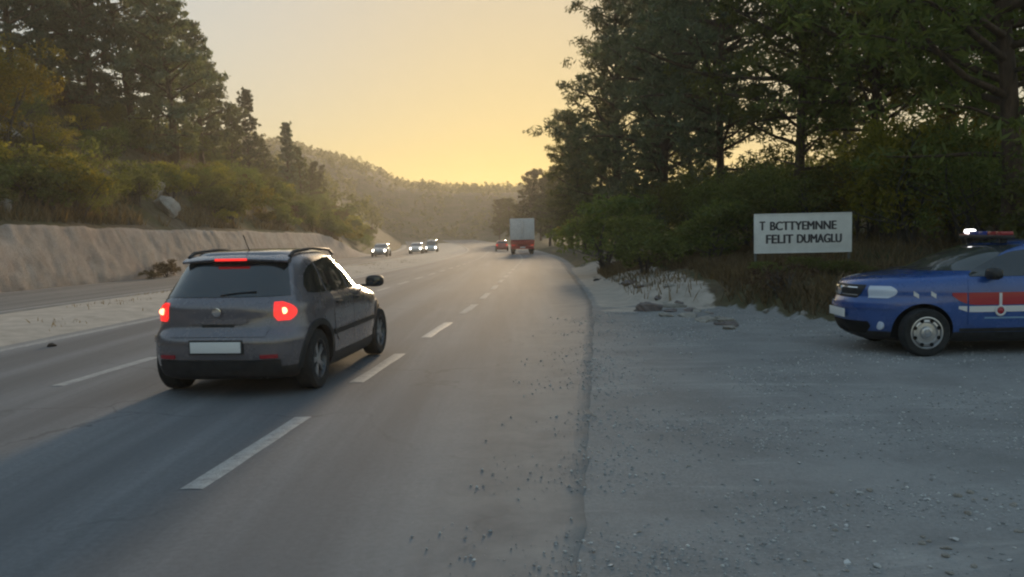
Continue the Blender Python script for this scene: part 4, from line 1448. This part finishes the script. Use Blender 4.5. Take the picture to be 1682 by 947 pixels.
# ------------------------------------------------------------------ the sign
def sign():
    d = 19.6
    c = at(1319.5, d)
    x0, x1 = (1242 - 841) / FPX * d, (1398 - 841) / FPX * d
    wdt = (x1 - x0)
    hgt = .885
    zb = 1.03
    root = empty('roadside_sign', (c.x, d, c.z - .05), R(-3))
    rel = zb - root.location.z
    box('board', (0, 0, rel + hgt / 2), (wdt, .03, hgt), M['sign_white'], root, .004)
    for (cx, cz, sx, sz) in ((0, rel + hgt - .012, wdt + .02, .03), (0, rel + .012, wdt + .02, .03), (-wdt / 2 + .005, rel + hgt / 2, .03, hgt - .04), (wdt / 2 - .005, rel + hgt / 2, .03, hgt - .04)):
        box('frame_bar', (cx, -.004, cz), (sx, .045, sz), M['sign_white'], root, .004)
    for sx in (-1, 1):
        box('post', (sx * (wdt / 2 - .03), .045, rel / 2 + hgt / 2 - .02), (.05, .04, rel + hgt), M['metal_post'], root, .004)
    def text(s, xc, zc, w_, h_, name):
        cu = bpy.data.curves.new(name, 'FONT')
        cu.body = s
        cu.align_x = 'CENTER'; cu.align_y = 'CENTER'
        cu.extrude = .002
        cu.offset = 0.0
        o = bpy.data.objects.new(name, cu); C.objects.link(o)
        dg = bpy.context.evaluated_depsgraph_get()
        me = bpy.data.meshes.new_from_object(o.evaluated_get(dg))
        bpy.data.objects.remove(o)
        co = np.empty(len(me.vertices) * 3); me.vertices.foreach_get('co', co); co = co.reshape(-1, 3)
        lo, hi = co.min(0), co.max(0)
        q = np.empty_like(co)
        q[:, 0] = (co[:, 0] - (lo[0] + hi[0]) / 2) / (hi[0] - lo[0]) * w_
        q[:, 2] = (co[:, 1] - (lo[1] + hi[1]) / 2) / (hi[1] - lo[1]) * h_
        q[:, 1] = -co[:, 2]
        me.vertices.foreach_set('co', q.ravel().astype(np.float32))
        me.update()
        b2 = bmesh.new(); b2.from_mesh(me)
        g0 = b2.verts[:] + b2.edges[:] + b2.faces[:]
        for dx, dy in ((.011, .0004), (-.011, .0008), (0.0, .0012)):
            dd = bmesh.ops.duplicate(b2, geom=g0)['geom']
            bmesh.ops.translate(b2, vec=(dx, -dy, .006 if dx == 0 else 0), verts=[v for v in dd if isinstance(v, bmesh.types.BMVert)])
        b2.to_mesh(me); b2.free()
        me.materials.clear()
        o2 = link(name, me, M['sign_ink'], root, (xc, -.0185, zc))
        return o2
    k = d / FPX
    text('T', (1254 - 1319.5) * k, rel + (414 - 369) * k, 8 * k, 14 * k, 'lettering')
    text('BCTTYEMNNE', (1320 - 1319.5) * k, rel + (414 - 369.5) * k, 106 * k, 14 * k, 'lettering')
    text('FELIT', (1282 - 1319.5) * k, rel + (414 - 391) * k, 43 * k, 14 * k, 'lettering')
    text('DUMAGLU', (1346 - 1319.5) * k, rel + (414 - 391) * k, 71 * k, 14 * k, 'lettering')
    tag(root, 'white rectangular roadside board with two lines of black lettering before the shrubs', 'sign')
sign()

# ------------------------------------------------------------------ far traffic
def far_car(paint, name, pos, rz, label, lit_front=False, lit_rear=False, tall=0.0, group=None):
    root = empty(name, pos, rz)
    t = tall
    kn = [(.22, .10, 4.0, .76), (.36, .02, 4.12, .83), (.55, .0, 4.18, .86), (.75, .05, 4.1, .86), (.88, .07, 3.8, .85), (.95, .09, 3.3, .83), (1.05 + t * .3, .15, 3.0, .79), (1.22 + t * .6, .26, 2.7, .73), (1.36 + t, .38, 2.4, .66), (1.43 + t, .55, 2.15, .56), (1.46 + t, .95, 1.7, .3)]
    b = Body(kn, 4.2, 3.0)
    bm = b.shell(48, 26)
    bm_obj('body', bm, paint, root, True)
    end_patch('windscreen', b, [(z, -h, h) for z, h in zip(np.linspace(1.0, 1.34 + t, 5), np.linspace(.68, .55, 5))], True, .01, M['glass_screen'], root, 9)
    end_patch('rear_window', b, [(z, -h, h) for z, h in zip(np.linspace(1.08, 1.33 + t, 5), np.linspace(.6, .5, 5))], False, .01, M['glass'], root, 9)
    for sd in (-1, 1):
        side_patch('side_window', b, dens([(.7, 1.03, 1.25 + t), (1.1, 1.03, 1.34 + t), (2.1, 1.0, 1.34 + t), (2.6, 1.0, 1.08 + t * .4)], 9), sd, .01, M['glass'], root, 5)
        p = b.pt(sd * b.t_y(.60, .70, True), .70, .01)
        lathe_obj('headlight', [(.13, -.05), (.13, .03), (.08, .05), (.001, .05)], M['head_far'] if lit_front else M['lamp_clear'], root, 14, loc=p, rot=(0, 0, -math.pi / 2))
        end_patch('tail_light', b, [(z, .55 if sd > 0 else -.78, .78 if sd > 0 else -.55) for z in (.78, .84, .90)], False, .012, M['tail'] if lit_rear else M['lamp_red'], root, 5)
        for ax in (.75, 3.35):
            lathe_obj('wheel', [(.001, -.1), (.20, -.1), (.30, -.095), (.31, -.05), (.31, .05), (.30, .095), (.20, .10), (.18, .07), (.001, .07)], M['rubber'], root, 20, loc=(ax, sd * .78, .31))
    tag(root, label, 'car', group)
    return root
def on_road(y, s): return Vector((float(xA(y)) + s, y, float(z0(y)) + .002))
def heading(y): return math.atan2(1.0, float((xA(y + 1) - xA(y - 1)) / 2))
def toward(px, y):
    return Vector(((px - 841) / FPX * y, y, float(z0(y)) + .002))
p = toward(632, 97); far_car(M['far_silver'], 'oncoming_car', p, heading(97) + math.pi, 'silver oncoming car with both headlights lit on the far carriageway, apart from the others', True)
p = toward(688, 116); far_car(M['far_white'], 'oncoming_car', p, heading(116) + math.pi, 'white oncoming car with lit headlights following close beside a taller van', True)
p = toward(712, 124); far_car(M['far_white'], 'oncoming_van', p, heading(124) + math.pi, 'tall pale oncoming van with bright yellowish headlights', True, tall=.35)
p = toward(826, 118); far_car(M['far_red'], 'red_car', p, heading(118), 'red car driving away ahead of the white box lorry', False, True)

def lorry(pos, rz):
    r = empty('box_lorry', pos, rz)
    box('cargo_box', (2.9, 0, 2.55), (5.6, 2.45, 2.15), M['truck_white'], r, .05)
    for sd in (-1, 1):
        box('rear_door', (.085, sd * .60, 2.55), (.03, 1.16, 2.0), M['truck_white'], r, .01)
        tube_obj('door_bar', [(.06, sd * .12, 1.58), (.06, sd * .12, 3.52)], .018, M['silver'], r, 6)
        box('tail_light', (.05, sd * .95, 1.0), (.05, .34, .16), M['tail'], r, .01)
        for ax in (1.5, 6.6):
            lathe_obj('wheel', [(.001, -.2), (.3, -.2), (.46, -.17), (.48, -.1), (.48, .1), (.46, .17), (.3, .2), (.001, .12)], M['rubber'], r, 24, loc=(ax, sd * .95, .48))
        box('mudguard', (1.5, sd * .95, 1.02), (1.3, .5, .04), M['black_plastic'], r, .01)
        box('mud_flap', (.62, sd * .95, .62), (.03, .5, .55), M['black_plastic'], r, .004)
    box('tail_board', (.06, 0, 1.20), (.10, 2.40, .50), M['truck_red'], r, .02)
    box('rear_bumper', (.10, 0, .72), (.14, 2.30, .34), M['truck_red'], r, .02)
    box('chassis', (3.6, 0, .95), (6.9, .95, .28), M['black_plastic'], r, .02)
    box('cab', (7.05, 0, 1.62), (1.9, 2.25, 1.95), M['truck_red'], r, .14)
    box('windscreen', (8.0, 0, 2.0), (.03, 1.95, .75), M['glass_screen'], r, .01)
    box('number_plate', (.02, 0, .72), (.02, .52, .12), M['plate'], r, .002)
    tag(r, 'white box lorry with red tail board driving away down the road', 'lorry')
lorry(toward(860, 88), heading(88))

# ------------------------------------------------------------------ evening haze
bm = bmesh.new()
add_box(bm, (0, 350, 18.5), (1300, 960, 57))
hz_m = bpy.data.materials.new('haze_air')
hz_m.use_nodes = True
ht = hz_m.node_tree
ht.nodes.clear()
ho = ht.nodes.new('ShaderNodeOutputMaterial')
hv = ht.nodes.new('ShaderNodeVolumePrincipled')
hv.inputs['Color'].default_value = (.95, .90, .82, 1)
hv.inputs['Density'].default_value = .00065
hv.inputs['Anisotropy'].default_value = .5
ht.links.new(hv.outputs[0], ho.inputs['Volume'])
tag(bm_obj('haze', bm, hz_m), 'thin warm evening haze filling the valley', 'haze', kind='stuff')
